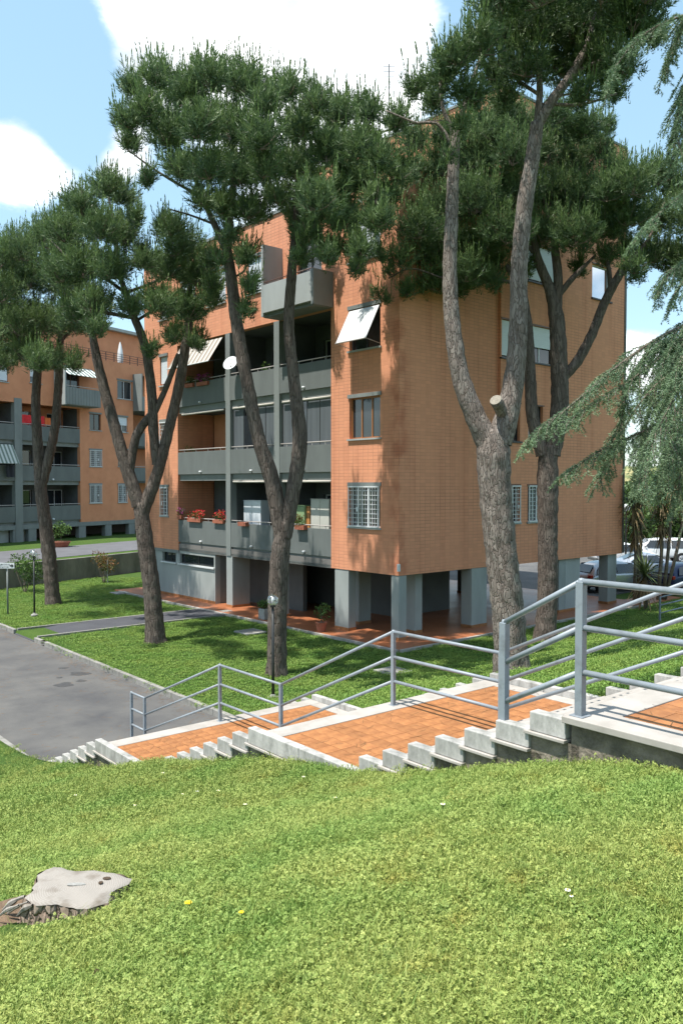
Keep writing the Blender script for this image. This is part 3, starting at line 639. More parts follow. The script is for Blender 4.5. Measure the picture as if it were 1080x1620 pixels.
# --- loggias
cw = .17
for k, z in enumerate(ROWS):
    for (a, b) in ((SB, c1 - cw), (c1 + cw, c2 - cw), (c2 + cw, SE)):
        pr = box('parapet', M['parapet'], bld, 0.0, .12, a + .002, b - .002, z - 1.0, z, .006)
        mbt = MB().tube([(.06, a, z + .11), (.06, b, z + .11)], .022, 8); mbt.build('handrail', M['thinrail'], bld, smooth=True)
        n = 4
        for q in range(n): 
            y = a + (b - a) * (q + .5) / n; box('handrail_post', M['thinrail'], bld, .05, .07, y - .012, y + .012, z + .001, z + .1)
        MB().tube([(-.09, (a + b) / 2, z - .9), (.0, (a + b) / 2, z - .9)], .05, 10).build('drain_spout', M['white'], bld, smooth=True)
        box('beam', M['grey'], bld, .10, .3, a, b, z - 1.28, z - 1.002)
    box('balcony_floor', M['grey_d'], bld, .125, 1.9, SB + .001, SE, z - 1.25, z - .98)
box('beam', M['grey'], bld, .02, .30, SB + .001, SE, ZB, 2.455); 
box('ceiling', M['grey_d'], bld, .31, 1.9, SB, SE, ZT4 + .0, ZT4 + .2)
for c in (c1, c2):
    box('column', M['grey'], bld, -.012, .30, c - cw, c + cw, 2.36, ZT4 - .003)
for y in (SB, SE):                     # side walls of the recesses
    box('recess_wall', BR if y == SE else M['grey_d'], bld, .301, 1.9, y - .06 if y == SB else y + .001, y - .001 if y == SB else y + .06, 2.4, ZT4)
for c in (c1, c2): box('partition', M['grey_d'], bld, .301, 1.9, c - .06, c + .06, 2.5, ZT4)
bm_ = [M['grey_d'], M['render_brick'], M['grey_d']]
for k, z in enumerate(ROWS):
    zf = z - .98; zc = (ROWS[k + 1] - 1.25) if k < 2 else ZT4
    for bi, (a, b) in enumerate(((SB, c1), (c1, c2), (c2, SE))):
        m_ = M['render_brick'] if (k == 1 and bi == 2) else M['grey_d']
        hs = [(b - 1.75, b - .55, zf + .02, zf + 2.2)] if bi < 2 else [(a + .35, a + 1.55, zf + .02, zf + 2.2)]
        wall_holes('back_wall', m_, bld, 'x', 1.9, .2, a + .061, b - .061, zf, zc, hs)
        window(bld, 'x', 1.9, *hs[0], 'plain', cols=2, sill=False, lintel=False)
# glazed verandas on the middle row
for a, b in ((SB + .05, c1 - cw - .02), (c1 + cw + .02, c2 - cw - .02)):
    z0 = ROWS[1] + .02; z1 = ROWS[2] - 1.30; n = 4
    for q in range(n):
        ya = a + (b - a) * q / n; yb = a + (b - a) * (q + 1) / n
        box('veranda_frame', M['dark'], bld, .14, .18, yb - .02, yb + .02, z0, z1)
        box('veranda_panel', M['curtain'] if q in (0, 1, 3) else M['glass'], bld, .15, .165, ya + .02, yb - .021, z0, z1)
    box('veranda_frame', M['dark'], bld, .139, .181, a, b, z0 - .04, z0 - .001)
# awning rolls under the slabs
for k in (0, 1):
    for (a, b) in ((SB + .1, c1 - .3), (c1 + .3, c2 - .3), (c2 + .4, SE - .3)):
        z = ROWS[k + 1] - 1.34
        if k == 0 and a > c2: continue
        MB().tube([(.06, a, z), (.06, b, z)], .045, 8).build('awning_roll', mat('cream_cloth', (.48, .45, .40), .9), bld, smooth=True)
# striped awning on the third row
aw = MB(); ya, yb = c2 + .35, SE - .35; zt = ZT4 - .12; n = 14
for q in range(n):
    y0_, y1_ = ya + (yb - ya) * q / n, ya + (yb - ya) * (q + 1) / n
    aw.add([(-.02, y0_, zt), (-.02, y1_, zt), (-.72, y1_, zt - 1.05), (-.72, y0_, zt - 1.05), (-.02, y0_, zt + .012), (-.02, y1_, zt + .012), (-.72, y1_, zt - 1.038), (-.72, y0_, zt - 1.038)], [(3, 2, 1, 0), (4, 5, 6, 7), (0, 1, 5, 4), (2, 3, 7, 6)])
awo = aw.build('awning', stripe_mat('striped_canvas', (.46, .44, .40), (.24, .205, .17), .17), bld)
MB().tube([(-.73, ya, zt - 1.05), (-.73, yb, zt - 1.05)], .025, 6).build('awning_bar', M['white'], awo)
for y in (ya, yb): MB().tube([(.0, y, zt - .9), (-.73, y, zt - 1.05)], .015, 6).build('awning_arm', M['dark'], awo)
# --- projecting balcony of the fourth floor
pb0, pb1 = SB + .002, 6.4; px_ = .92
bal = box('balcony', M['grey'], bld, -px_ + .12, -.001, pb0, pb1, ZT4 - .02, ZT4 + .18)
box('front_parapet', M['grey_l'], bal, -px_, -px_ + .118, pb0 - .0, pb1 - .122, ZT4 + .12, 12.82, .01)
box('side_parapet', M['grey'], bal, -px_ + .001, -.002, pb0 - .12, pb0 - .002, ZT4 - .0, 12.9)
box('side_screen', M['grey_l'], bal, -px_ + .0, -.002, pb1 - .12, pb1 - .002, ZT4 - .0, 14.35)
MB().tube([(-px_ + .06, pb0, 12.93), (-px_ + .06, pb1, 12.93)], .02, 8).build('handrail', M['brown'], bal, smooth=True)
for y in np.linspace(pb0 + .2, pb1 - .3, 4): box('handrail_post', M['brown'], bal, -px_ + .05, -px_ + .07, y - .01, y + .01, 12.821, 12.92)
MB().tube([(-.12, up[0][0] - .1, 14.45), (-.12, up[0][1] + .1, 14.45)], .07, 8).build('awning_roll', M['dark'], bld, smooth=True)

# --- right face: lower block then the taller block standing .12 proud
TX = fR(787.5, 560)[0]; TE = fR(980.5, 700)[0]; PY = -.12
wall_holes('wall', BR, bld, 'y', 0, .3, .301, TX, ZB, ZLOW, [])
rh = []; 
a1 = (fR(803, 800)[0], fR(817, 800)[0]); b1 = (fR(830, 800)[0], fR(853, 800)[0])
z10, z11 = fR(842, 825)[1], fR(842, 768)[1]
rh += [(*a1, z10, z11, 'grille', 1), (*b1, z10, z11, 'grille', 2)]
rh += [(*a1, z10 + 3.05, z11 + 3.05, 'dark', 1), (*b1, z10 + 3.05, z11 + 3.05, 'dark', 2)]
a3 = (fR(789, 540)[0], fR(808, 540)[0]); b3 = (fR(830, 540)[0], fR(873, 540)[0])
rh += [(*a3, z10 + 6.1, z11 + 6.1, 'closed', 1), (*b3, z10 + 6.1, z11 + 6.1, 'blindlow', 2)]
rh += [(*b3, z10 + 9.15, z11 + 9.15, 'closed', 2), (*b3, z10 + 12.2, z11 + 12.2, 'closed', 2)]
k0, k1 = fR(932, 445)[0], fR(961, 445)[0]
rh += [(k0, k1, z10 + 9.15, z11 + 9.15, 'sky', 1), (k0, k1, z10 + 12.2, z11 + 12.2, 'sky', 1)]
wall_holes('wall', BR, bld, 'y', PY, .3, TX, TE, ZB - .001, ZTOP, [h[:4] for h in rh])
for h in rh:
    st = h[4]
    w_ = window(bld, 'y', PY, h[0], h[1], h[2], h[3], 'blind' if st == 'blindlow' else st, cols=h[5], lintel=False, sillm=M['grey_l'] if st == 'grille' else M['dark'])
    if st == 'blindlow':
        pass
    box('head_trim', M['brown'], bld, h[0] - .05, h[1] + .05, PY - .03, PY + .05, h[3] + .001, h[3] + .05)
box('wall', BR, bld, TX, TX + .3, PY + .301, 10.5, ZLOW - .3, ZTOP - .002)
box('wall', BR, bld, TE - .3, TE - .001, PY + .301, SF, ZB, ZTOP - .002)
box('wall', BR, bld, TX + .301, TE - .301, 10.2, 10.5, ZLOW - .3, ZTOP - .002)
box('roof_slab', M['grey_d'], bld, TX + .301, TE - .301, PY + .301, 10.199, ZTOP - .5, ZTOP - .3)
box('roof_coping', M['grey'], bld, TX - .05, TE + .05, PY - .05, PY + .32, ZTOP + .001, ZTOP + .09)
box('roof_coping', M['grey'], bld, TX - .05, TX + .32, PY + .321, 10.55, ZTOP + .001, ZTOP + .09)
MB().tube([(TE + .06, PY - .02, ZB + .02), (TE + .06, PY - .02, ZTOP)], .05, 8).build('downpipe', M['grey'], bld, smooth=True)
# back walls so that the block is closed
box('wall', BR, bld, .3, TE - .31, SF - .3, SF - .001, ZB, ZLOW)
box('wall', BR, bld, 2.11, 2.3, SB, SF - .31, ZB, ZLOW - .61)
box('wall', BR, bld, .31, 2.3, SB - .3, SB - .07, ZB, ZLOW - .61)
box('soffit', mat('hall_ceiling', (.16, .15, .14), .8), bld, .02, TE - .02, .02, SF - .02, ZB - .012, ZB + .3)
# --- pillars: (x0,x1,y0,y1)
def pil(x0, x1, y0, y1, m=M['pillar'], base=True):
    q = box('pillar', m, bld, x0, x1, y0, y1, .19, ZB - .014)
    if base: box('skirting', M['tile'], q, x0 - .012, x1 + .012, y0 - .012, y1 + .012, .191, .29)
    return q
ya = fL(550.5, 950)[0]; yb = fL(529, 950)[0]
pil(.02, .37, .02, .37); pil(.02, .36, min(ya, yb), max(ya, yb))
pil(1.4, 1.75, .6, 1.1); pil(1.2, 1.8, min(ya, yb) + .75, max(ya, yb) + .8)
xa = fR(746, 950)[0]; pil(xa, xa + .85, .02, .5)
xa = fR(884, 930)[0]; pil(xa, xa + .45, .02, .4); pil(xa + .46, xa + 1.5, .02, .35, M['grey_l'])
xa = fR(961, 920)[0]; pil(xa, xa + .7, .02, .45)
pil(.02, .42, c1 - .2, c1 + .2); pil(.02, .9, c2 - .25, c2 + .2)
# ground-floor enclosed part on the left
yE = fL(339, 900)[0]
gh = [(fL(337, 885)[0], fL(283, 885)[0], 1.75, 2.2), (fL(277, 885)[0], fL(256, 885)[0], 1.75, 2.2)]
wall_holes('base_wall', M['grey_l'], bld, 'x', .05, .25, yE, SF, .19, ZB - .014, gh)
for h in gh: window(bld, 'x', .05, *h, 'dark', cols=2, sill=True, lintel=False, sillm=M['white'])
box('base_skirting', M['tile'], bld, .035, .05, yE, SF, .191, .30)
box('base_wall', M['grey'], bld, .301, 3.5, yE, yE + .2, .19, ZB - .014)
box('fascia', M['grey'], bld, .0, .048, SE, SF, 2.2, ZB - .002)
# hall core and inner pillars
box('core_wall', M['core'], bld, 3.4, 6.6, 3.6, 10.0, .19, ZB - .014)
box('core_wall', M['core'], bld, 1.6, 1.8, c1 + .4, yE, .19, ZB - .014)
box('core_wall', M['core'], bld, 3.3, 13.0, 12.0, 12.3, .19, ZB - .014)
box('hall_door', M['dark'], bld, 3.36, 3.398, 5.0, 6.0, .19, 2.2)
box('notice', mat('paper', (.5, .5, .55), .8), bld, 3.345, 3.359, 5.3, 5.6, 1.6, 1.9)
for x, y in ((9.6, 4.6), (10.8, 6.4), (10.9, 9), (8.8, 11)): pil(x, x + .4, y, y + .4)
MB().box(-.05, .05, -.03, .03, -.12, .12).build('corner_lamp', M['white'], bld).location = (-.04, -.03, 2.62)
# roof aerial
an = empty('tv_aerial', at(615, 165, 36)); tag(an, 'thin television aerial rising from the flat roof behind the pines', 'aerial')
MB().tube([(0, 0, -2), (0, 0, 1.7)], .02, 6).build('mast', M['dark'], an)
for k in range(5): MB().tube([(-.25 + .02 * k, 0, 1.6 - k * .22), (.25 - .02 * k, 0, 1.6 - k * .22)], .008, 5).build('element', M['dark'], an)

# ------------------------------------------------------------------ far wing
wing = empty('apartment_building'); wframe(wing); tag(wing, 'orange rendered apartment wing with grey balconies seen beyond the pines on the left', 'building')
OR = M['render_brick']
zq = lambda y, px=128: fW(px, y)[1]
P1, P2, P3 = zq(799), zq(738.5), zq(679)
ZBW = zq(826); ZW = fW(178, 572)[1]
uB = fW(128, 800)[0]; uM = fW(174, 800)[0]; uR = fW(212, 800)[0]
hW = []
for (pa, pb_, y0_, y1_) in ((142, 161, 796, 767), (142, 161, 738, 712), (142, 160, 680, 654), (187, 201, 795, 767), (186, 202, 683, 659), (186, 209, 630, 601), (187, 203, 738, 712)):
    hW.append((fW(pa, (y0_ + y1_) / 2)[0], fW(pb_, (y0_ + y1_) / 2)[0], fW(pa, y0_)[1], fW(pa, y1_)[1]))
wall_holes('wall', OR, wing, 'x', 0, -.3, uB, uR, ZBW, ZW, hW)
for h, st in zip(hW, ['grille', 'grille', 'brown', 'grille', 'blind', 'plain', 'brown']): window(wing, 'x', 0, *h, st, out=1, cols=2, lintel=True)
# balcony zone left
uc = fW(30, 750)[0]; cwid = .32
for k, z in enumerate((P1, P2, P3)):
    for a, b in ((-26, uc - 14 * .0 - .33), (uc + .33, uB)):
        segs = [(a, b)] if b - a < 12 else [(a, a + 8), (a + 8.3, b)]
        for (a_, b_) in segs:
            box('parapet', M['parapet'], wing, -.14, 0, a_, b_, z - 1.12, z)
            MB().tube([(-.07, a_, z + .12), (-.07, b_, z + .12)], .03, 6).build('handrail', M['thinrail'], wing)
            box('beam', M['grey'], wing, -.34, -.16, a_, b_, z - 1.42, z - 1.122)
            MB().tube([(.0, (a_ + b_) / 2, z - 1.0), (.12, (a_ + b_) / 2, z - 1.0)], .07, 8).build('drain_spout', M['white'], wing)
    box('balcony_floor', M['grey_d'], wing, -1.9, -.161, -26, uB, z - 1.4, z - 1.1)
box('column', M['grey'], wing, -.35, .04, uc - cwid, uc + cwid, TZ, P3 + 1.9)
box('column', M['grey'], wing, -.35, .04, uc - 9.4, uc - 9.4 + 2 * cwid, TZ, P3 + 1.9)
zt4 = fW(60, 640)[1]
w4 = [(fW(0, 590)[0] - .6, fW(13, 590)[0], fW(8, 604)[1], fW(8, 574)[1]), (fW(48, 600)[0], fW(66, 600)[0], fW(56, 606)[1], fW(56, 585)[1]), (fW(102, 600)[0], fW(136, 600)[0], P3 + 2.4, P3 + 4.5)]
wall_holes('wall', OR, wing, 'x', 0, -.3, -26, uB, zt4, ZW, w4)
window(wing, 'x', 0, *w4[0], 'closed', out=1, cols=1); window(wing, 'x', 0, *w4[1], 'blind', out=1, cols=2); window(wing, 'x', 0, *w4[2], 'brown', out=1, cols=3, sill=False)
for k, z in enumerate((P1, P2, P3)):
    zf = z - 1.1; zc = (P1, P2, P3)[k + 1] - 1.4 if k < 2 else zt4
    hs = [(u, u + 1.5, zf + .05, zf + 2.3) for u in (-24.5, -20.5, -17, uc + 1.2, uc + 4.2)]
    wall_holes('back_wall', M['render_brick'] if k == 2 else M['grey_d'], wing, 'x', -1.9, -.2, -26, uB, zf, zc, hs)
    for h in hs[2:]: window(wing, 'x', -1.9, *h, 'plain', out=1, cols=2, sill=False, lintel=False)
    box('partition', M['grey_d'], wing, -1.9, -.36, uc - .1, uc + .1, zf, zc)
    box('recess_wall', M['grey_d'], wing, -1.9, -.301, uB, uB + .1, zf, zc)
# projecting balcony with striped awning
ba, bb = fW(88, 630)[0], fW(141, 630)[0]; zb0, zb1 = fW(110, 641)[1], fW(110, 616)[1]
wb_ = box('balcony', M['grey'], wing, .001, 1.2, ba, bb, zb0 - .1, zb0 + .1)
n = 12
for q in range(n): box('front_panel', M['grey'], wb_, 1.201, 1.25, ba + (bb - ba) * q / n + .01, ba + (bb - ba) * (q + 1) / n - .01, zb0 - .05, zb1)
box('side_parapet', M['grey_l'], wb_, .001, 1.2, ba - .12, ba - .002, zb0 - .1, zb1 + 1.6); box('side_parapet', M['grey'], wb_, .001, 1.2, bb + .002, bb + .1, zb0 - .1, zb1)
MB().tube([(1.22, ba, zb1 + .12), (1.22, bb, zb1 + .12)], .025, 6).build('handrail', M['thinrail'], wb_)
mbw = MB(); zt = zb1 + 1.75
mbw.add([(.02, ba + .2, zt), (.02, bb + .3, zt), (1.3, bb + .3, zt - .8), (1.3, ba + .2, zt - .8), (.02, ba + .2, zt + .02), (.02, bb + .3, zt + .02), (1.3, bb + .3, zt - .78), (1.3, ba + .2, zt - .78)], [(3, 2, 1, 0), (4, 5, 6, 7), (0, 1, 5, 4), (2, 3, 7, 6), (1, 2, 6, 5), (3, 0, 4, 7)])
mbw.build('awning', stripe_mat('green_striped_canvas', (.62, .64, .62), (.05, .10, .08), .22), wing)
mbw = MB(); zt = P2 + 1.45; a_, b_ = -13.5, uc - .5
mbw.add([(.02, a_, zt), (.02, b_, zt), (.75, b_, zt - 1.35), (.75, a_, zt - 1.35), (.02, a_, zt + .02), (.02, b_, zt + .02), (.75, b_, zt - 1.33), (.75, a_, zt - 1.33)], [(3, 2, 1, 0), (4, 5, 6, 7), (0, 1, 5, 4), (2, 3, 7, 6), (1, 2, 6, 5), (3, 0, 4, 7)])
mbw.build('awning', stripe_mat('faded_striped_canvas', (.50, .52, .48), (.16, .20, .17), .16), wing)
# right-hand balcony strip of the wing
uX = fW(243, 800)[0] + 4
for k, z in enumerate((zq(740, 226), zq(685, 226), zq(630, 226))):
    box('parapet', M['parapet'], wing, -.12, .02, uR + .01, uX, z - 1.15, z); MB().tube([(-.05, uR, z + .1), (-.05, uX, z + .1)], .025, 6).build('handrail', M['thinrail'], wing)
    box('balcony_floor', M['grey_d'], wing, -1.8, -.121, uR, uX, z - 1.3, z - 1.1)
    if k == 2: box('side_screen', M['grey'], wing, .0, 1.0, uR + .01, uR + .12, z - 1.2, z + 1.9); box('front_panel', M['grey'], wing, .9, 1.0, uR + .121, uX, z - 1.2, z)
box('back_wall', OR, wing, -2.0, -1.8, uR, uX, ZBW, ZW); box('wall', OR, wing, -.3, 0, uR, uX, zq(600, 226) + .3, ZW)
box('beam', M['grey'], wing, -.3, .02, -26, uX, ZBW - .32, ZBW - .002)
# ground floor: pillars and dark garages
for px in (28, 52, 131, 172, 209): 
    u = fW(px, 840)[0]; box('pillar', M['grey'], wing, -.4, 0, u - .35, u + .35, TZ - .1, ZBW - .33)
box('garage_wall', M['grey_l'], wing, -.55, -.41, -26, fW(20, 840)[0], TZ - .1, ZBW - .33); box('garage_wall', M['grey_l'], wing, -.55, -.41, fW(36, 840)[0], fW(52, 840)[0], TZ - .1, ZBW - .33)
box('garage_wall', mat('brown_garage', (.07, .05, .045), .8), wing, -3.2, -3, -26, uX, TZ - .1, ZBW - .33)
box('soffit', M['grey_d'], wing, -12, -.01, -26, uX, ZBW - .3, ZBW - .01)
box('wall', OR, wing, -12, -2.2, -26, uX, ZBW, ZW - .4)
# roof terrace with set-back storey
box('terrace_slab', M['grey_d'], wing, -12, -.3, -26, uX, ZW - .45, ZW - .3)
ZP = fW(178, 560)[1]; 
for u in np.arange(-12, uX, .9): box('terrace_post', M['dark'], wing, -.2, -.16, u, u + .04, ZW, ZW + .75)
for z in (.2, .38, .56, .75): MB().tube([(-.18, -12, ZW + z), (-.18, uX, ZW + z)], .018, 5).build('terrace_rail', M['dark'], wing)
box('penthouse_wall', OR, wing, -9, -3.0, -12, uX, ZW - .29, ZW + 3.2); box('penthouse_roof', M['grey_l'], wing, -9.3, -2.5, -12.3, uX, ZW + 3.201, ZW + 3.45)
# closed parasol on the terrace
u_ = fW(203, 565)[0]; pr = empty('parasol', W0 + wu * u_ + wn * -.9 + Vector((0, 0, ZW - .3))); tag(pr, 'closed white parasol on the roof terrace of the far wing', 'parasol')
MB().tube([(0, 0, 0), (0, 0, 2.1)], .03, 8).build('pole', M['white'], pr); MB().lathe([(.22, .5), (.26, .9), (.2, 1.5), (.1, 2.0), (.02, 2.25)], 12).build('canopy', M['white'], pr, smooth=True)
# laundry and plants on the wing's balconies
def wing_thing(name, label, cat, px, py, off, group=None):
    u, z = fW(px, py); p = W0 + wu * u + wn * off; e = empty(name, (p.x, p.y, z), WA); return tag(e, label, cat, group)
def cloth(label, px, py, wd, ht, m, off=.12):
    u, z = fW(px, py); mb = MB(); n = 8
    vs = []; 
    for i in range(n + 1):
        for zz in (0, -ht): vs.append((.04 * math.sin(i * 1.4) + (0 if zz == 0 else .03), (i / n - .5) * wd, zz + .02 * math.sin(i * 2.2)))
    fs = [(2 * i, 2 * i + 2, 2 * i + 3, 2 * i + 1) for i in range(n)]
    o = mb.add(vs, fs).build('hanging_cloth', m); sm = o.modifiers.new('solid', 'SOLIDIFY'); sm.thickness = .015
    p = W0 + wu * u + wn * off; o.location = (p.x, p.y, z); o.rotation_euler = (0, 0, WA); tag(o, label, 'laundry', 'laundry on the far wing')
cloth('wide red cloth hung on the upper balcony of the far wing', 44, 656, 1.1, .7, M['red'], -.2); cloth('narrow red cloth beside the orange one on the far balcony', 68, 658, .7, .75, M['red'], -.2)
cloth('orange cloth hung right of the red ones on the far balcony', 79, 661, .55, .6, M['orangecloth'], -.2); cloth('black clothes hanging below the striped awning at far left', 13, 736, .7, .85, M['black_cloth'], .25)

# ------------------------------------------------------------------ foliage tools
def leaf_cloud(name, m, centers, n, size, parent=None, flat=.6, aspect=.5, up=0):
    """n leaf quads through ellipsoid clumps: centers (x,y,z,r)"""
    C = np.array(centers, float); pr = C[:, 3] ** 2; ix = rng.choice(len(C), n, p=pr / pr.sum())
    d = rng.normal(size=(n, 3)); d /= np.linalg.norm(d, axis=1)[:, None]; rad = rng.uniform(.25, 1, n) ** .45
    pos = C[ix, :3] + d * (rad * C[ix, 3])[:, None]
    ax = rng.normal(size=(n, 3)) + d * .7; ax[:, 2] += up; ax /= np.linalg.norm(ax, axis=1)[:, None]
    sd_ = np.cross(ax, rng.normal(size=(n, 3))); sd_ /= np.linalg.norm(sd_, axis=1)[:, None]
    s = size * rng.uniform(.6, 1.4, n)[:, None]
    v = np.stack([pos, pos + ax * s * .5 + sd_ * s * aspect * .5, pos + ax * s, pos + ax * s * .5 - sd_ * s * aspect * .5], 1).reshape(-1, 3)
    f = np.arange(n * 4).reshape(n, 4)
    return np_mesh(name, v, f, m, parent, tint=np.clip(rng.normal(.45, .25, n) + d[:, 2] * .2, 0, 1))

def catmull(pts, rads, step):
    P = [np.array(p, float) for p in pts]; P = [2 * P[0] - P[1]] + P + [2 * P[-1] - P[-2]]; rr_ = [rads[0]] + list(rads) + [rads[-1]]
    out = []; ro = []
    for i in range(1, len(P) - 2):
        n = max(2, int(np.linalg.norm(P[i + 1] - P[i]) / step))
        for k in range(n):
            t = k / n; a, b, c, d = P[i - 1], P[i], P[i + 1], P[i + 2]
            out.append(.5 * ((2 * b) + (-a + c) * t + (2 * a - 5 * b + 4 * c - d) * t * t + (-a + 3 * b - 3 * c + d) * t ** 3)); ro.append(rr_[i] + (rr_[i + 1] - rr_[i]) * t)
    out.append(P[-2]); ro.append(rr_[-2]); return np.array(out), np.array(ro)

def limb_mesh(mb, pts, rads, sides=18, step=.12, rough=.07, seed=0, flare=0):
    P, r = catmull(pts, rads, step); n = len(P); up = None
    if flare:
        d0 = np.linalg.norm(P - P[0], axis=1); r = r * (1 + flare * np.exp(-d0 / .35))
    rings = []
    for i in range(n):
        d = P[min(i + 1, n - 1)] - P[max(i - 1, 0)]; d = d / np.linalg.norm(d)
        if up is None: up = np.cross(d, [0.3, .9, .1]); 
        up = up - d * up.dot(d); up /= np.linalg.norm(up); q = np.cross(d, up)
        th = np.linspace(0, 2 * math.pi, sides, endpoint=False)
        base = np.cos(th)[:, None] * up + np.sin(th)[:, None] * q
        pos = P[i] + base * r[i]
        k = 1 + rough * noise3(pos * 5.0 / 1.0, seed) + rough * .8 * noise3(pos * 17, seed + 3)
        if flare: k = k + .18 * math.exp(-np.linalg.norm(P[i] - P[0]) / .35) * np.sin(th * 5 + seed)
        rings.append(P[i] + base * (r[i] * k)[:, None])
    vs = np.concatenate(rings); fs = [(i * sides + k, i * sides + (k + 1) % sides, (i + 1) * sides + (k + 1) % sides, (i + 1) * sides + k) for i in range(n - 1) for k in range(sides)]
    fs.append(tuple((n - 1) * sides + k for k in range(sides)))
    mb.add(vs.tolist(), fs)

def pine_needles(name, clumps, dens, parent, seed, needle=.165, width=.0105, candles=.30, shoot_len=.34):
    """each clump: brushes of long needles along many upturned shoots; light new growth stands upright on top"""
    g_ = np.random.default_rng(seed); V = []; TI = []; tw = MB()
    for (cx_, cy_, cz_, r) in clumps:
        ns = max(14, int(dens * 4.1 * r * r)); dz = g_.normal(size=(ns, 3)); dz /= np.linalg.norm(dz, axis=1)[:, None]
        dz[:, 2] = np.where(dz[:, 2] < -.75, -dz[:, 2] * .5, dz[:, 2])
        rad = g_.uniform(.12, 1, ns) ** .5; lump = 1 + .22 * noise3(dz * 2.3 + seed, seed)
        tip = np.array([cx_, cy_, cz_]) + dz * (rad * r * lump)[:, None] * np.array([1, 1, .82])
        dirs = dz * .75 + np.array([0, 0, .75]) + g_.normal(size=(ns, 3)) * .28; dirs /= np.linalg.norm(dirs, axis=1)[:, None]
        outer = rad > .62; topside = dz[:, 2] > .15
        cand = (g_.uniform(size=ns) < candles) & outer & topside
        nn_ = 14; L_ = shoot_len * g_.uniform(.6, 1.25, ns)
        t = g_.uniform(0, 1, (ns, nn_)); base = tip[:, None] - dirs[:, None] * (t * L_[:, None])[..., None]
        rd = g_.normal(size=(ns, nn_, 3)); rd -= (rd * dirs[:, None]).sum(-1, keepdims=True) * dirs[:, None]; rd /= np.linalg.norm(rd, axis=-1, keepdims=True)
        nd = rd * .62 + dirs[:, None] * (.55 + .5 * (1 - t))[..., None]; nd /= np.linalg.norm(nd, axis=-1, keepdims=True)
        ln = needle * g_.uniform(.75, 1.3, (ns, nn_))[..., None]
        sd_ = np.cross(nd, g_.normal(size=nd.shape)); sd_ /= np.linalg.norm(sd_, axis=-1, keepdims=True)
        w_ = width * g_.uniform(.8, 1.4, (ns, nn_))[..., None]
        tri = np.stack([base - sd_ * w_, base + sd_ * w_, base + nd * ln], 2).reshape(-1, 3, 3)
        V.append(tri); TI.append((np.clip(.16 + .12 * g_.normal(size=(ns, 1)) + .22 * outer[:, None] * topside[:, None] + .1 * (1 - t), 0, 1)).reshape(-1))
        ci = np.where(cand)[0]
        if len(ci):   # upright candles: a tight brush
            nc = 16; cd = np.array([0, 0, 1.]) + dz[ci] * .18 + g_.normal(size=(len(ci), 3)) * .06; cd /= np.linalg.norm(cd, axis=1)[:, None]
            CL = g_.uniform(.2, .52, len(ci)); t = g_.uniform(0, 1, (len(ci), nc)); base = tip[ci][:, None] + cd[:, None] * (t * CL[:, None])[..., None]
            rd = g_.normal(size=base.shape); rd -= (rd * cd[:, None]).sum(-1, keepdims=True) * cd[:, None]; rd /= np.linalg.norm(rd, axis=-1, keepdims=True)
            nd = rd * .28 + cd[:, None]; nd /= np.linalg.norm(nd, axis=-1, keepdims=True)
            ln = .085 * g_.uniform(.7, 1.2, (len(ci), nc))[..., None]; sd_ = np.cross(nd, rd); sd_ /= np.linalg.norm(sd_, axis=-1, keepdims=True)
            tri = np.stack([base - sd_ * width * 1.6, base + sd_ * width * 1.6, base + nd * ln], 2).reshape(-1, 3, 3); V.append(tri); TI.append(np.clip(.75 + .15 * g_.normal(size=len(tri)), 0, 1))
        # a few twigs carrying the shoots
        for q in range(int(4 + r * 5)):
            k = g_.integers(ns); c0 = np.array([cx_, cy_, cz_ - r * .5]); tw.tube([c0, (c0 + tip[k]) / 2 + np.array([0, 0, -.08 * r]), tip[k]], [.016, .011, .005], 4, False)
    V = np.concatenate(V); TI = np.concatenate(TI); n = len(V)
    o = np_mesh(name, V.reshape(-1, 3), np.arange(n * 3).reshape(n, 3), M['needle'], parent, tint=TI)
    tag(tw.build('twigs', M['twig'], parent), kind='stuff')
    return n

tot = 0
def pine(label, depth, base, limbs, thin, clumps, seed, dens=95, bark='bark', sides=18, extra=None, front=0, full=1.0, **kw):
    """limbs/thin: lists of ([(px,py[,doff])...],[radius px...]); everything is turned into points at its real distance"""
    global tot
    b = at(base[0], base[1], depth); z = gz(b); root = empty('pine_tree', (b.x, b.y, z)); tag(root, label, 'tree', 'umbrella pines on the lawn')
    o3 = np.array([b.x, b.y, z])
    def W(pt): 
        dd = pt[2] if len(pt) > 2 else 0; p = at(pt[0], pt[1], depth + dd); return np.array(p) - o3
    sc = depth / FPX
    for k, (pts, rd) in enumerate(limbs):
        mb = MB(); q = [W(p) for p in pts]
        if k == 0:
            q[0] = np.array([0, 0, -.15]); rd = list(rd); rd[-1] *= .72
        limb_mesh(mb, q, [r * sc for r in rd], sides if k == 0 else max(10, sides - 6), .10, .06, seed + k, flare=.30 if k == 0 else 0)
        mb.build('trunk' if k == 0 else 'limb', M[bark], root, smooth=True)
    for k, (pts, rd) in enumerate(thin):
        mt = MB(); limb_mesh(mt, [W(p) for p in pts], [r * sc for r in rd], 8, .15, .05, seed + 20 + k)
        mt.build('branch', M[bark], root, smooth=True)
    g_ = np.random.default_rng(seed + 5)
    C = []
    for c in clumps:
        dd = c[3] if len(c) > 3 else g_.uniform(-1.6, 1.0)
        C.append((*W((c[0], c[1], dd)), c[2] * sc * 1.08 * full))
        C.append((*W((c[0] + g_.uniform(-10, 10), c[1] + 12, dd + g_.uniform(1.3, 3.4))), c[2] * sc * .88 * full))  # filler clump behind, added to thicken the crown and shade the facade
        if front: C.append((*W((c[0] + g_.uniform(-8, 8), c[1] + 8, dd - g_.uniform(1.5, front))), c[2] * sc * .85))  # extra clump in front, added to throw shade on the lower lawn
    tot += pine_needles('crown', C, dens, root, seed, **kw)
    if extra: extra(root, W, sc)
    return root

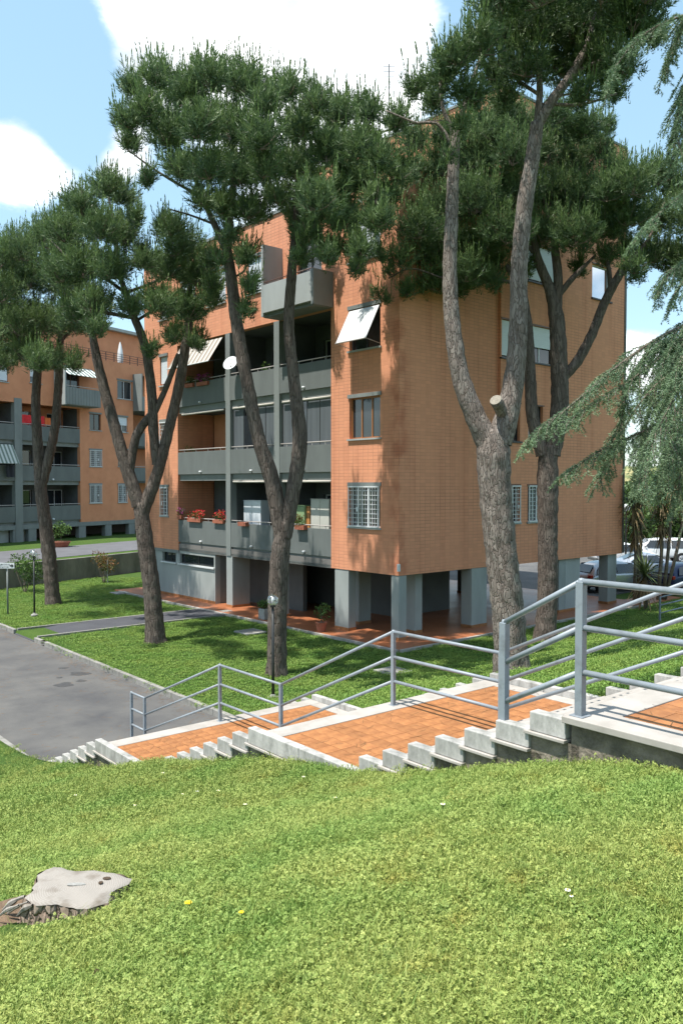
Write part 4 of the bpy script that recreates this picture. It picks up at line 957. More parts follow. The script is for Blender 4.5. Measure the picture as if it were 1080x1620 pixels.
# ---- the five pines seen in the photograph
pine('grey pine forking low at the far left edge by the lamp post', 36, (85, 955),
     [([(85, 955), (76, 860), (63, 760)], [11, 11, 11.5]), ([(66, 790), (61, 720), (57, 640), (60, 560), (50, 480)], [9, 8, 7, 6, 3]), ([(65, 775), (85, 690), (93, 610), (97, 530), (110, 450)], [8, 7, 6.5, 5, 3])],
     [([(60, 570), (20, 520, -1), (0, 470, -1)], [3, 2.4, 1.5]), ([(96, 540), (130, 500, .5), (150, 450, .8)], [3, 2, 1.2])],
     [(30, 385, 36), (75, 365, 34), (5, 400, 36), (0, 450, 42), (50, 430, 45), (98, 395, 36), (110, 440, 42), (20, 500, 45), (70, 500, 45), (118, 500, 36), (-5, 560, 34), (40, 545, 36), (85, 560, 26), (118, 565, 18), (-40, 440, 50), (-40, 520, 50)], 3, dens=62, front=4.5)
pine('brown pine with three spreading limbs beside the dark footpath', 27.3, (247, 1015),
     [([(247, 1015), (240, 930), (229, 850), (222, 795)], [15, 13.5, 13, 15]), ([(220, 800), (196, 725), (172, 640), (152, 560), (143, 500)], [11, 9.5, 8.5, 7, 4]),
      ([(224, 815), (250, 745), (272, 660), (287, 590), (298, 515), (305, 470)], [11, 9, 8, 8, 7, 4]), ([(205, 745), (216, 690), (240, 655)], [7, 7, 6.5]), ([(248, 735), (243, 680), (240, 620), (230, 550), (212, 500), (196, 455), (186, 425)], [7, 8, 7.5, 7, 6, 4.5, 3]), ([(244, 655), (262, 615), (283, 560)], [5, 4.5, 4])],
     [([(212, 503), (150, 492, -.6), (98, 485, -1)], [3, 2.6, 1.6]), ([(200, 464), (160, 436, -.6), (110, 408, -1), (80, 380, -1)], [3, 2.6, 1.8, 1]), ([(220, 505), (258, 480, .5), (293, 450, .6)], [2.5, 2, 1]), ([(205, 461), (245, 445, .6), (292, 412, .8)], [2.6, 2, 1]), ([(145, 520), (120, 500), (100, 490)], [3, 2, 1]), ([(189, 430), (183, 370), (170, 300)], [3, 2.5, 1.5]), ([(298, 500), (300, 430), (285, 370)], [4, 3, 2])],
     [(165, 285, 30), (197, 300, 26), (125, 315, 32), (105, 355, 40), (150, 350, 38), (190, 360, 36), (212, 335, 20), (135, 410, 42), (182, 415, 34), (98, 420, 38), (268, 350, 28), (290, 380, 34), (262, 415, 36), (310, 425, 36), (250, 470, 34), (298, 480, 34), (335, 460, 24), (155, 470, 34), (115, 485, 32), (275, 520, 20), (312, 530, 20), (60, 560, 26), (150, 505, 24), (340, 440, 20), (225, 400, 26), (210, 475, 24), (330, 400, 22), (245, 545, 14)], 4, dens=75, front=4.5)
pine('tall slender pine with two stems behind the round lamp', 22.5, (438, 1066),
     [([(438, 1066), (439, 960), (443, 880), (450, 825)], [15, 15, 15, 17]), ([(446, 850), (430, 760), (408, 690), (390, 600), (376, 520), (366, 440), (358, 390)], [13, 12.5, 11, 10, 10, 9, 7.5]),
      ([(450, 850), (463, 780), (474, 700), (466, 610), (457, 520), (461, 440), (467, 370), (471, 290)], [12, 11.5, 12, 9.5, 8.5, 8, 6.5, 4]), ([(359, 400), (338, 352), (320, 312), (302, 262)], [6, 5, 4, 2.5]), ([(360, 395), (364, 345), (370, 280), (366, 220)], [6, 5.5, 4, 2.5])],
     [([(320, 312), (280, 290), (240, 265), (200, 235)], [2.6, 2.2, 1.6, 1]), ([(340, 355), (300, 340), (265, 330)], [2, 1.5, 1]), ([(305, 265), (270, 210), (235, 150)], [2.6, 2, 1]), ([(470, 300), (520, 260), (570, 230)], [3, 2.2, 1.2]), ([(467, 360), (520, 340), (560, 330)], [2.6, 2, 1]), ([(472, 290), (470, 210), (480, 150)], [3.4, 2.5, 1.5]), ([(368, 270), (400, 210), (410, 160)], [3, 2, 1.2]), ([(366, 440), (385, 430), (395, 410)], [2, 1.5, 1]), ([(600, 210, .5), (655, 195, 1), (700, 190, 1)], [1.5, 1.3, .8])],
     [(213, 125, 28), (248, 108, 26), (200, 180, 28), (238, 160, 36), (285, 135, 38), (333, 112, 38), (385, 120, 38), (422, 150, 32), (208, 215, 20), (262, 200, 40), (310, 185, 44), (360, 190, 46), (408, 205, 42), (285, 255, 34), (332, 255, 38), (380, 262, 42), (424, 255, 34), (235, 270, 18), (350, 315, 32), (400, 322, 34), (318, 305, 24), (365, 362, 22), (392, 395, 24), (398, 440, 20), (388, 478, 16), (345, 400, 16),
      (450, 130, 30), (498, 150, 32), (472, 190, 38), (540, 168, 34), (580, 165, 28), (518, 225, 44), (575, 218, 38), (470, 255, 42), (562, 275, 40), (505, 300, 44), (545, 335, 38), (490, 355, 36), (565, 380, 28), (522, 390, 26), (600, 335, 30), (635, 262, 30), (565, 412, 18), (605, 240, 32), (625, 180, 26), (600, 300, 28), (540, 330, 32, 3.2), (590, 345, 28, 3.4), (500, 320, 32, 3.4), (560, 270, 34, 3.8), (620, 300, 28, 4), (600, 395, 16, 3), (470, 330, 28, 3), (522, 385, 22, 3.2), (440, 300, 30), (478, 395, 20)], 5, dens=80, front=4.0)  # clumps with a fixed depth offset are added to shade the facade corner
def stub(root, W, sc):
    mb = MB(); limb_mesh(mb, [W((800, 668)), W((790, 645, -.25)), W((784, 634, -.42))], [9 * sc, 9.5 * sc, 10 * sc], 14, .05, .05, 9)
    mb.build('cut_branch', M['bark_b'], root, smooth=True)
    p = W((783.5, 632.5, -.44)); mb = MB(); mb.lathe([(0, .006), (9.2 * sc, .004), (9.4 * sc, -.01)], 16); o = mb.build('cut_face', mat('old_cut_wood', (.30, .27, .22), .9, (.18, .16, .13), 30), root); o.location = p; o.rotation_euler = (Vector(W((783.5, 632.5, -.44))) - Vector(W((790, 645, -.25)))).to_track_quat('Z', 'Y').to_euler()
pine('thick pine with pale plated bark forking into two stems behind the top railing', 18.5, (810, 1060),
     [([(810, 1060), (803, 970), (793, 880), (784, 790), (780, 715), (782, 680)], [25, 25, 24.5, 25, 27, 27]), ([(772, 700), (748, 652), (727, 590), (715, 510), (711, 430), (714, 340), (717, 260), (720, 205)], [19, 16, 14, 12.5, 11, 10, 9, 7]),
      ([(788, 700), (803, 650), (815, 580), (820, 500), (821, 420), (829, 330), (840, 260), (849, 195)], [21, 18, 15, 14, 13, 12.5, 11.5, 10]), ([(849, 200), (872, 160), (905, 115), (928, 70), (940, 20)], [8.5, 8, 7, 5, 3]), ([(848, 205), (853, 150), (850, 95), (838, 40)], [6, 5, 4, 2.5])],
     [([(719, 215), (740, 150), (760, 90)], [5, 4, 2]), ([(716, 230), (690, 195), (660, 195), (610, 175)], [3, 2.4, 2, 1.2]), ([(716, 210), (700, 170), (695, 130)], [4, 3, 1.5]), ([(870, 165), (920, 165), (975, 148)], [3, 2.4, 1.4]), ([(905, 115), (950, 95), (1000, 70)], [3, 2.2, 1.2]), ([(852, 150), (810, 120), (790, 90)], [3, 2.4, 1.2]), ([(850, 170), (890, 150), (920, 150)], [3, 2, 1])],
     [(698, 110, 30), (722, 82, 32), (758, 62, 36), (800, 45, 42), (850, 35, 48), (902, 40, 48), (950, 35, 48), (1000, 25, 42), (1030, 45, 24), (782, 105, 34), (830, 95, 40), (888, 92, 42), (940, 92, 42), (985, 95, 32), (655, 130, 20), (688, 150, 24), (738, 140, 30), (800, 150, 24), (968, 135, 26), (925, 140, 26), (850, -30, 60), (950, -35, 60), (790, -10, 44), (1020, -30, 50), (730, 190, 20), (890, -90, 50), (710, 240, 14)], 6, dens=110, bark='bark_b', sides=34, extra=stub, full=1.15, needle=.125)
pine('dark trunked pine nearest the brick wall with a limb leaning right', 27.5, (862, 1008),
     [([(862, 1008), (866, 930), (866, 840), (866, 760), (867, 705)], [16.5, 15.5, 15.5, 17, 19]), ([(858, 720), (842, 660), (838, 590), (833, 510), (822, 455), (800, 420)], [11, 10, 9, 8, 6.5, 4]), ([(872, 720), (884, 650), (884, 590), (879, 500), (868, 455), (850, 410), (842, 370)], [14, 14, 13.5, 12, 8, 7, 4]),
      ([(888, 600), (912, 572), (935, 530), (955, 480), (982, 430), (1010, 395)], [8, 8, 7.5, 7, 6.5, 3]), ([(880, 490), (882, 440), (878, 400), (872, 350)], [8, 7, 6.5, 3.5]), ([(881, 470), (905, 440), (940, 405)], [5, 4.5, 2])],
     [([(965, 455), (962, 425), (955, 400)], [4, 3.4, 2]), ([(820, 450), (780, 440, -.5), (740, 430, -.8), (700, 440, -1)], [3, 2.6, 2, 1]), ([(845, 400), (800, 360), (740, 330), (680, 330)], [3.5, 2.6, 2, 1]), ([(870, 360), (860, 300), (870, 240)], [3.5, 2.8, 1.6]), ([(990, 425), (1030, 370), (1050, 320)], [3.6, 2.6, 1.4]), ([(700, 440, -1), (650, 425, -1), (615, 440, -1)], [1.6, 1.3, .8])],
     [(880, 205, 28), (918, 200, 26), (850, 235, 32), (905, 250, 38), (810, 240, 34), (755, 240, 36), (700, 255, 38), (655, 275, 32), (640, 325, 36), (695, 325, 42), (752, 310, 44), (812, 300, 42), (870, 300, 42), (930, 300, 38), (635, 385, 30), (685, 395, 40), (745, 385, 42), (665, 440, 22), (622, 425, 16), (720, 440, 28), (775, 440, 22), (800, 360, 40), (855, 360, 36), (908, 365, 38), (955, 350, 34), (1000, 285, 34), (1040, 272, 34), (990, 335, 36), (1045, 335, 38), (1072, 285, 26), (1035, 395, 32), (1072, 405, 34), (995, 385, 24), (598, 462, 13), (612, 470, 10), (965, 255, 12), (960, 190, 16), (612, 320, 32), (612, 432, 20), (645, 455, 18), (688, 442, 28), (735, 425, 32), (780, 415, 30), (958, 398, 20), (1000, 420, 20), (630, 405, 24), (650, 215, 28), (722, 212, 30), (785, 205, 28), (600, 385, 20), (662, 355, 36), (960, 300, 28), (745, 270, 36), (905, 310, 36), (830, 415, 20), (915, 415, 16), (1110, 330, 50), (1110, 420, 40), (765, 188, 32), (805, 178, 30), (838, 198, 30), (885, 175, 28), (925, 196, 28), (948, 228, 24), (975, 262, 26), (700, 205, 24)], 8, dens=85, full=1.14)
# off-frame pines whose shade falls on the road and the near lawn
for lb, bx, by, cl in (('pine standing left of the view on the grass bank', -10.6, 10.2, [(-1.2, 1.0, 7.2, 1.9), (.6, 1.8, 7.8, 1.5), (-.4, -1.2, 7.4, 1.6), (.3, .3, 8.6, 1.4), (-2.6, -.6, 7.4, 1.4)]),
                       ('pine standing left of the view beside the road', -15.5, 16.0, [(.5, .4, 8.2, 2.0), (-1, 1.6, 8.4, 1.8), (1.6, -1.2, 8.0, 1.5), (0, 0, 9.6, 1.6), (.6, 2.6, 8.2, 1.6)])):
    z = gz((bx, by, 0)); rt = empty('pine_tree', (bx, by, z)); tag(rt, lb, 'tree', 'umbrella pines on the lawn')
    mb = MB(); limb_mesh(mb, [(0, 0, -.2), (.1, .1, 3), (.2, .3, 6), (.2, .3, 8)], [.26, .22, .18, .08], 12, .3, .05, 4, flare=.2); mb.build('trunk', M['bark'], rt, smooth=True)
    tot += pine_needles('crown', cl, 26, rt, int(abs(bx) * 10), needle=.26, width=.03)

# ---- cedar leaning in from the right
def cedar(label, base, depth, branches, trunk_top):
    z = gz(base); rt = empty('cedar_tree', (base[0], base[1], z)); tag(rt, label, 'tree')
    o3 = np.array([base[0], base[1], z]); mb = MB(); limb_mesh(mb, [(0, 0, -.2), (.05, 0, 3), (0, .05, 6.5), (.1, 0, trunk_top)], [.30, .26, .2, .08], 16, .25, .06, 2, flare=.25); mb.build('trunk', M['bark'], rt, smooth=True)
    V = []; TI = []; br = MB(); g_ = np.random.default_rng(77)
    def brush(P, ln, wd, per, tint):
        """needle tufts along a twig polyline"""
        P = np.array(P); seg = np.linalg.norm(np.diff(P, axis=0), axis=1); tl = seg.sum(); n = max(4, int(tl * per))
        t = np.sort(g_.uniform(0, tl, n)); cs = np.concatenate([[0], np.cumsum(seg)]); k = np.clip(np.searchsorted(cs, t) - 1, 0, len(seg) - 1); fr = ((t - cs[k]) / seg[k])[:, None]
        b = P[k] + (P[k + 1] - P[k]) * fr; d = (P[k + 1] - P[k]) / seg[k][:, None]
        r = g_.normal(size=(n, 3)); r -= (r * d).sum(1)[:, None] * d; r /= np.linalg.norm(r, axis=1)[:, None]
        nd = r * .8 + d * .5; nd /= np.linalg.norm(nd, axis=1)[:, None]; s = np.cross(nd, r + .01); s = np.cross(nd, g_.normal(size=(n, 3))); s /= np.linalg.norm(s, axis=1)[:, None]
        L_ = ln * g_.uniform(.7, 1.3, n)[:, None]; V.append(np.stack([b - s * wd, b + s * wd, b + nd * L_], 1)); TI.append(np.clip(tint + .18 * g_.normal(size=n), 0, 1))
    for bi, (pts, rad, dens, hang, sp) in enumerate(branches):
        P = [np.array(at(p[0], p[1], depth + (p[2] if len(p) > 2 else 0))) - o3 for p in pts]
        root_p = np.array([.0, 0, P[0][2] + .3]); Pa, ra = catmull([root_p] + P, [rad * 1.6] + [rad * (1 - .75 * i / (len(P) - 1)) for i in range(len(P))], .10)
        limb_mesh(br, Pa[::3].tolist() + [Pa[-1].tolist()], list(ra[::3]) + [ra[-1]], 7, .15, .04, bi)
        n = len(Pa); start = int(n * sp)
        for i in range(start, n):
            d = Pa[min(i + 1, n - 1)] - Pa[max(i - 1, 0)]; d /= np.linalg.norm(d); f = (i - start) / max(1, n - start)
            side = np.cross(d, [0, 0, 1]); side /= np.linalg.norm(side) + 1e-6
            if g_.uniform() > dens: continue
            for sgn in (-1, 1):
                L2 = g_.uniform(.4, 1.05) * (1 - .65 * f) * hang + .1
                dd = d * .55 + side * sgn * g_.uniform(.3, .9) + np.array([0, 0, g_.uniform(-.3, .35)]); dd /= np.linalg.norm(dd)
                tw = [Pa[i]]
                for q in range(5):
                    dd = dd + np.array([0, 0, -.26 * hang]) + g_.normal(size=3) * .09; dd /= np.linalg.norm(dd); tw.append(tw[-1] + dd * L2 / 5)
                br.tube(tw, [.007, .006, .005, .004, .003, .002], 4, False)
                tnt = g_.uniform(.15, .55) + .3 * f
                brush(tw, .034, .0045, 330, tnt)
                for q in range(1, 5):
                    for s2 in (-1, 1):
                        if g_.uniform() < .30: continue
                        sd2 = np.cross(dd, [0, 0, 1.]) * s2; sd2 /= np.linalg.norm(sd2) + 1e-6; d3 = dd * .6 + sd2 * .7 + np.array([0, 0, -.25]); d3 /= np.linalg.norm(d3)
                        l3 = L2 * g_.uniform(.18, .42); t3 = [tw[q], tw[q] + d3 * l3 * .5, tw[q] + d3 * l3 + np.array([0, 0, -.22 * l3])]; brush(t3, .032, .0045, 300, tnt + .1)
        brush(Pa[start:], .045, .006, 700, .5)
    V = np.concatenate(V); n = len(V); np_mesh('foliage', V.reshape(-1, 3), np.arange(n * 3).reshape(n, 3), M['cedar'], rt, tint=np.concatenate(TI))
    tag(br.build('branches', M['twig'], rt, smooth=True), kind='stuff'); return n
cb = (6.6, 11.2, 0)
nced = cedar('blue green cedar drooping in from the right edge over the stairs', cb, 10.5,
      [([(1130, 500), (1060, 525), (1010, 555), (960, 592), (905, 640), (860, 672), (838, 692)], .026, .95, .9, .0),
       ([(1120, 520, -.2), (1050, 560, -.2), (1000, 600, -.2), (950, 630, -.2), (900, 665, -.2)], .018, .9, .7, .0),
       ([(1130, 620, .3), (1060, 660, .3), (1000, 690, .2), (950, 712, .1), (915, 735), (895, 748)], .018, .7, .7, .1),
       ([(1130, 560, .8), (1060, 590, .8), (1010, 640, .6), (975, 700, .5), (948, 756, .4)], .018, .6, .8, .15),
       ([(1140, 480, 1), (1080, 530, 1), (1040, 600, 1), (1020, 680, 1), (1010, 760, 1)], .022, 1, 1.1, .0),
       ([(1140, 540, -.5), (1100, 600, -.5), (1065, 660, -.5), (1055, 730, -.5)], .022, 1, 1.1, .0),
       ([(1140, 620, .6), (1090, 660, .6), (1055, 710, .6), (1040, 760, .6)], .022, 1, 1.1, .0),
       ([(1150, 500, -1), (1085, 560, -1), (1060, 640, -1), (1030, 700, -1), (1020, 740, -1)], .02, .9, 1.0, .0),
       ([(1150, 560, 0), (1090, 540, 0), (1045, 545, 0), (1000, 590, 0), (985, 650, 0), (978, 690, 0)], .02, .8, .8, .1),
       ([(1150, 640, 0), (1085, 690, .2), (1075, 750, .2), (1072, 790, .2)], .02, 1, 1, .0),
       ([(1150, 480, 1.2), (1100, 520, 1.2), (1070, 570, 1.2), (1050, 640, 1.2)], .02, 1, 1.1, .0),
       ([(1140, 0), (1075, 28), (1030, 45), (995, 75), (972, 110), (963, 135)], .018, .85, .65, .05),
       ([(1140, -10, .4), (1090, 30, .4), (1060, 80, .4), (1050, 130, .4)], .02, .9, .7, .0),
       ([(1150, 60, .2), (1100, 100, .2), (1075, 160, .2), (1068, 225, .2)], .022, 1, 1.1, .0),
       ([(1150, 180, .2), (1100, 190, .2), (1080, 230, .2)], .02, .9, .8, .0),
       ([(1140, 275, -.3), (1075, 310, -.3), (1045, 335, -.3), (1015, 365, -.3), (1000, 392, -.3)], .012, .5, .5, .15),
       ([(1150, 390, 0), (1100, 420, 0), (1070, 460, 0)], .02, 1, .9, .0), ([(1150, 360, .8), (1100, 400, .8), (1060, 430, .8), (1040, 460, .8)], .02, 1, .8, .0)], 11.5)

# ------------------------------------------------------------------ yuccas, shrubs, pots
def yucca(label, px, py, depth, stems, group='yuccas by the parking lot'):
    p = at(px, py, depth); rt = empty('yucca', (p.x, p.y, .14)); tag(rt, label, 'plant', group); g_ = np.random.default_rng(int(px)); tr = MB(); G = []; D = []; TG = []; TD = []
    sc = depth / FPX
    for (sx, sy, hy, rr_) in stems:    # stem foot px, head px, head py, radius m
        top = at(sy, hy, depth); top = np.array([top.x - p.x, top.y - p.y + g_.uniform(-.3, .3), top.z - .14]); foot = np.array([(sx - px) * sc, 0, -.1])
        if top[2] > .8: tr.tube([foot, (foot + top) / 2 + np.array([.08, 0, 0]), top], [.09, .075, .07], 8)
        n = 170
        for k in range(n):
            th = g_.uniform(0, 2 * math.pi); el = g_.uniform(-1.2, 1.4); dead = el < -.35 and top[2] > .8
            d = np.array([math.cos(th) * math.cos(el), math.sin(th) * math.cos(el), math.sin(el)]); s = np.array([-math.sin(th), math.cos(th), 0]); L_ = rr_ * g_.uniform(.7, 1.1); w_ = .028
            b = top - np.array([0, 0, g_.uniform(0, .25 if not dead else .8)]); droop = np.array([0, 0, -.3 * L_ * (1.3 if dead else .6)])
            m1_ = b + d * L_ * .55; e = b + d * L_ + droop * .6
            (D if dead else G).append([b - s * w_, b + s * w_, m1_ + s * w_, m1_ - s * w_]); (D if dead else G).append([m1_ - s * w_, m1_ + s * w_, e + s * .002, e - s * .002])
            (TD if dead else TG).extend([g_.uniform(), g_.uniform(.3, 1)])
    if tr.v: tr.build('stem', M['twig'], rt, smooth=True)
    np_mesh('leaves', np.array(G).reshape(-1, 3), np.arange(len(G) * 4).reshape(-1, 4), M['yucca'], rt, tint=TG)
    if D: np_mesh('dead_leaves', np.array(D).reshape(-1, 3), np.arange(len(D) * 4).reshape(-1, 4), M['dead'], rt, tint=TD)
yucca('tall yucca with shaggy dead leaves beside the brick corner', 1005, 925, 36, [(1003, 998, 790, 1.0), (1008, 1012, 760, 1.1), (1010, 1003, 830, .9)])
yucca('tall yucca with dark hanging leaves left of the white car tail', 1045, 925, 37, [(1040, 1050, 780, 1.1), (1048, 1062, 745, 1.1), (1040, 1046, 820, .9), (1050, 1085, 770, 1.1)])
yucca('low bushy yucca in front of the grey car', 1020, 945, 34.5, [(1020, 1020, 905, 1.05)])

def shrub(label, px, py, depth, r, h, m, n=900, name='shrub', size=.10, zb=None, group='shrubs on the lower lawn'):
    p = at(px, py, depth); z = gz(p) if zb is None else zb; rt = empty(name, (p.x, p.y, z)); tag(rt, label, 'shrub', group)
    mb = MB(); g_ = random.Random(int(px))
    for k in range(6):
        a = k * 1.05; mb.tube([(.03 * math.cos(a), .03 * math.sin(a), -.03), (.35 * r * math.cos(a), .35 * r * math.sin(a), h * .4), (.6 * r * math.cos(a), .6 * r * math.sin(a), h * .75)], [.02, .015, .006], 6)
    mb.build('stem', M['twig'], rt)
    cl = [(g_.uniform(-.5, .5) * r, g_.uniform(-.5, .5) * r, h * g_.uniform(.45, .85), r * g_.uniform(.35, .6)) for _ in range(9)]
    leaf_cloud('foliage', m, cl, n, size, rt); return rt
shrub('dark green shrub behind the lamp post below the retaining wall', 40, 937, 40, .95, 1.9, M['leafg'], 1500, size=.11)
s_ = shrub('young shrub with reddish leaves tied to a pale stake', 165, 921, 44, .75, 1.7, M['leafr'], 700, size=.11)
MB().tube([(.25, -.2, 0), (.25, -.2, 1.25)], .025, 6).build('stake', M['grey_l'], s_)
def shrub_pot(label, px, py, depth, zb, r, h, pot, m=M['leafg'], n=350, sz=.08, potr=.2, poth=.3):
    p = at(px, py, depth); rt = empty('potted_plant', (p.x, p.y, zb), THE); tag(rt, label, 'potted plant', 'potted plants')
    if pot == 'round': MB().lathe([(0, 0), (potr * .72, 0), (potr, poth), (potr * 1.08, poth), (potr * 1.08, poth + .03), (potr * .95, poth + .03), (potr * .9, poth - .02), (0, poth - .02)], 18).build('pot', M['terracotta'], rt, smooth=False)
    else:
        box('pot', M['concrete'], rt, -potr, potr, -potr, potr, 0, poth, .01)
    box('soil', M['soil'], rt, -potr * .6, potr * .6, -potr * .6, potr * .6, poth - .03, poth + .012)
    MB().tube([(0, 0, poth - .05), (.02, 0, poth + h * .3), (-.02, .02, poth + h * .7)], [.015, .012, .006], 6).build('stem', M['twig'], rt)
    g_ = random.Random(int(px)); cl = [(g_.uniform(-.5, .5) * r, g_.uniform(-.5, .5) * r, poth + h * g_.uniform(.25, .85), r * g_.uniform(.4, .6)) for _ in range(6)]
    leaf_cloud('foliage', m, cl, n, sz, rt); return rt
dg = lambda y, z: FPX * (EYE - z) / (y - 767)
shrub_pot('green plant in a square stone pot on the hall pavement left of the lamp', 420, 980, dg(980, .19), .19, .32, .42, 'square', potr=.2, poth=.4)
shrub_pot('straggly plant in a round terracotta pot beside the pillar', 508, 1000, dg(1000, .19), .19, .36, .75, 'round', n=260)
shrub_pot('small tree in a wide dark bowl on the upper lawn', 97, 866, dg(866, TZ), TZ, .8, 1.5, 'round', potr=.6, poth=.35, n=600, sz=.13)

# things on the balconies of the main building
def on_left(px, py, x=.7):   # point inside a loggia at depth x behind the face
    p = hit(px, py, BC + dR * x, dR); return p
def leafbox(label, px, py, wdt, fl, x=-.02, group='flower boxes on the railings'):
    p = on_left(px, py, x); rt = empty('flower_box', p, THE); tag(rt, label, 'planter', group)
    MB().box(-.09, .09, -wdt / 2, wdt / 2, -.16, 0).build('box', M['terracotta'], rt)
    cl = [(random.uniform(-.05, .05), random.uniform(-.45, .45) * wdt, random.uniform(.05, .22), .14) for _ in range(8)]
    if fl != 'bare':
        leaf_cloud('foliage', M['leafg'], cl, int(260 * wdt / .6), .06, rt)
        if fl: leaf_cloud('flowers', fl, [(c[0], c[1], c[2] + .07, .13) for c in cl], int(150 * wdt / .6), .055, rt, aspect=.9)
    return rt
leafbox('flower box with red geraniums on the lowest left balcony', 309, 820, 1.1, M['flower_r']); leafbox('smaller box of red geraniums beside the grey column', 347, 822, .8, M['flower_r'])
leafbox('magenta bougainvillea at the far end of the lowest balcony', 286, 815, .35, M['flower_p'])
leafbox('small terracotta trough hooked on the middle balcony rail', 385, 826, .55, 'bare', -.1); leafbox('reddish trough on the right balcony rail in front of the green cabinet', 476, 831, .55, M['leafr'], -.1)
leafbox('mixed flowers under the striped awning', 322, 604, .9, M['flower_p']); leafbox('green plants under the left end of the striped awning', 301, 607, .7, None)
def prop(name, label, cat, px0, px1, py0, py1, m, x=.55, d=.45, doors=0):
    ya, zt_ = (lambda p: ((p - BC).dot(dL), p.z))(on_left(px0, py0, x)); yb, zb_ = (lambda p: ((p - BC).dot(dL), p.z))(on_left(px1, py1, x))
    a, b = min(ya, yb), max(ya, yb); p = BC + dR * x + dL * (a + b) / 2; floor_z = max(f for f in [r_ - .98 for r_ in ROWS] if f < zt_)
    rt = empty(name, (p.x, p.y, floor_z), THE); tag(rt, label, cat)
    h = zt_ - floor_z; w2 = (b - a) / 2
    box('body', m, rt, 0, d, -w2, w2, .03, h, .01)
    for k in range(max(1, doors)): box('door', m, rt, -.02, -.001, -w2 + .01 + 2 * w2 * k / max(1, doors), -w2 - .01 + 2 * w2 * (k + 1) / max(1, doors), .06, h - .03, .005)
    box('top', m, rt, -.03, d + .02, -w2 - .02, w2 + .02, h + .001, h + .025)
prop('cabinet', 'white enamel cupboard on the middle lowest balcony', 'cabinet', 386, 413, 792, 822, M['white_box'], doors=2)
prop('cabinet', 'beige two-door cupboard at the right end of the lowest balcony', 'cabinet', 492, 521, 790, 828, M['beige'], doors=2)
prop('cabinet', 'narrow sage green cupboard on the lowest balcony', 'cabinet', 469.5, 482, 800, 826, M['green_box'], .5)
prop('cabinet', 'amber coloured box between the green and the beige cupboards', 'cabinet', 484, 490.5, 802, 828, M['orangebox'], .6)
# air conditioner
p = on_left(307, 769, 1.5); ac = empty('air_conditioner', p, THE); tag(ac, 'white outdoor air conditioner unit high on the wall of the left balcony', 'air conditioner')
box('casing', M['white_box'], ac, -.15, .15, -.42, .42, -.28, .28, .02); fg = MB().lathe([(.0, .0), (.2, .0), (.22, .02), (.22, .0)], 18).build('fan_grille', M['dark'], ac); fg.rotation_euler = (0, R(-90), 0); fg.location = (-.155, -.12, 0)
box('bracket', M['white'], ac, -.1, .38, -.4, -.36, -.32, -.281); box('bracket', M['white'], ac, -.1, .38, .36, .4, -.32, -.281)
for px_, py_ in ((495, 752), (352, 470)):
    p = on_left(px_, py_, 1.8); wl_o = MB().lathe([(0, -.11), (.08, -.08), (.11, 0), (.08, .08), (0, .11)], 14).build('wall_lamp', M['white'], None, smooth=True); wl_o.location = p; tag(wl_o, 'round white globe lamp on the dark back wall of the ' + ('lowest right balcony' if py_ > 600 else 'upper middle balcony'), 'wall lamp')
for px_, py_, lb in ((425, 560, 'leafy plant standing on the upper middle balcony'), (468, 600, 'small plant in the corner of the upper right balcony'), (300, 700, 'plant behind the parapet of the middle left balcony')):
    p = on_left(px_, py_, .6); fz_ = max(f for f in [r_ - .98 for r_ in ROWS] if f < p.z); rt = empty('potted_plant', (p.x, p.y, fz_), THE); tag(rt, lb, 'potted plant', 'potted plants')
    MB().lathe([(0, 0), (.12, 0), (.17, .3), (.15, .3), (0, .27)], 12).build('pot', M['terracotta'], rt); leaf_cloud('foliage', M['leafg'], [(0, 0, .7, .28), (.1, .1, 1.0, .25), (-.1, 0, 1.2, .2)], 240, .09, rt)
# satellite dish
p = on_left(365, 575, -.35); ds = empty('satellite_dish', p); tag(ds, 'white satellite dish fixed to the grey balcony column', 'satellite dish')
o = MB().lathe([(0, -.06), (.12, -.05), (.22, -.02), (.31, .03), (.33, .04), (.31, .045), (.21, -.005), (.1, -.035), (0, -.045)], 22).build('reflector', M['white'], ds, smooth=True); o.rotation_euler = (R(62), 0, R(-25))
MB().tube([(0, 0, -.02), (.05, -.32, -.15)], .012, 6).build('feed_arm', M['thinrail'], ds); MB().tube([(.05, -.34, -.16), (.04, -.27, -.12)], .03, 8).build('receiver', M['white'], ds); MB().tube([(0, .02, 0), (.05, .1, -.02), (.28, .26, -.05)], .02, 6).build('bracket', M['thinrail'], ds)

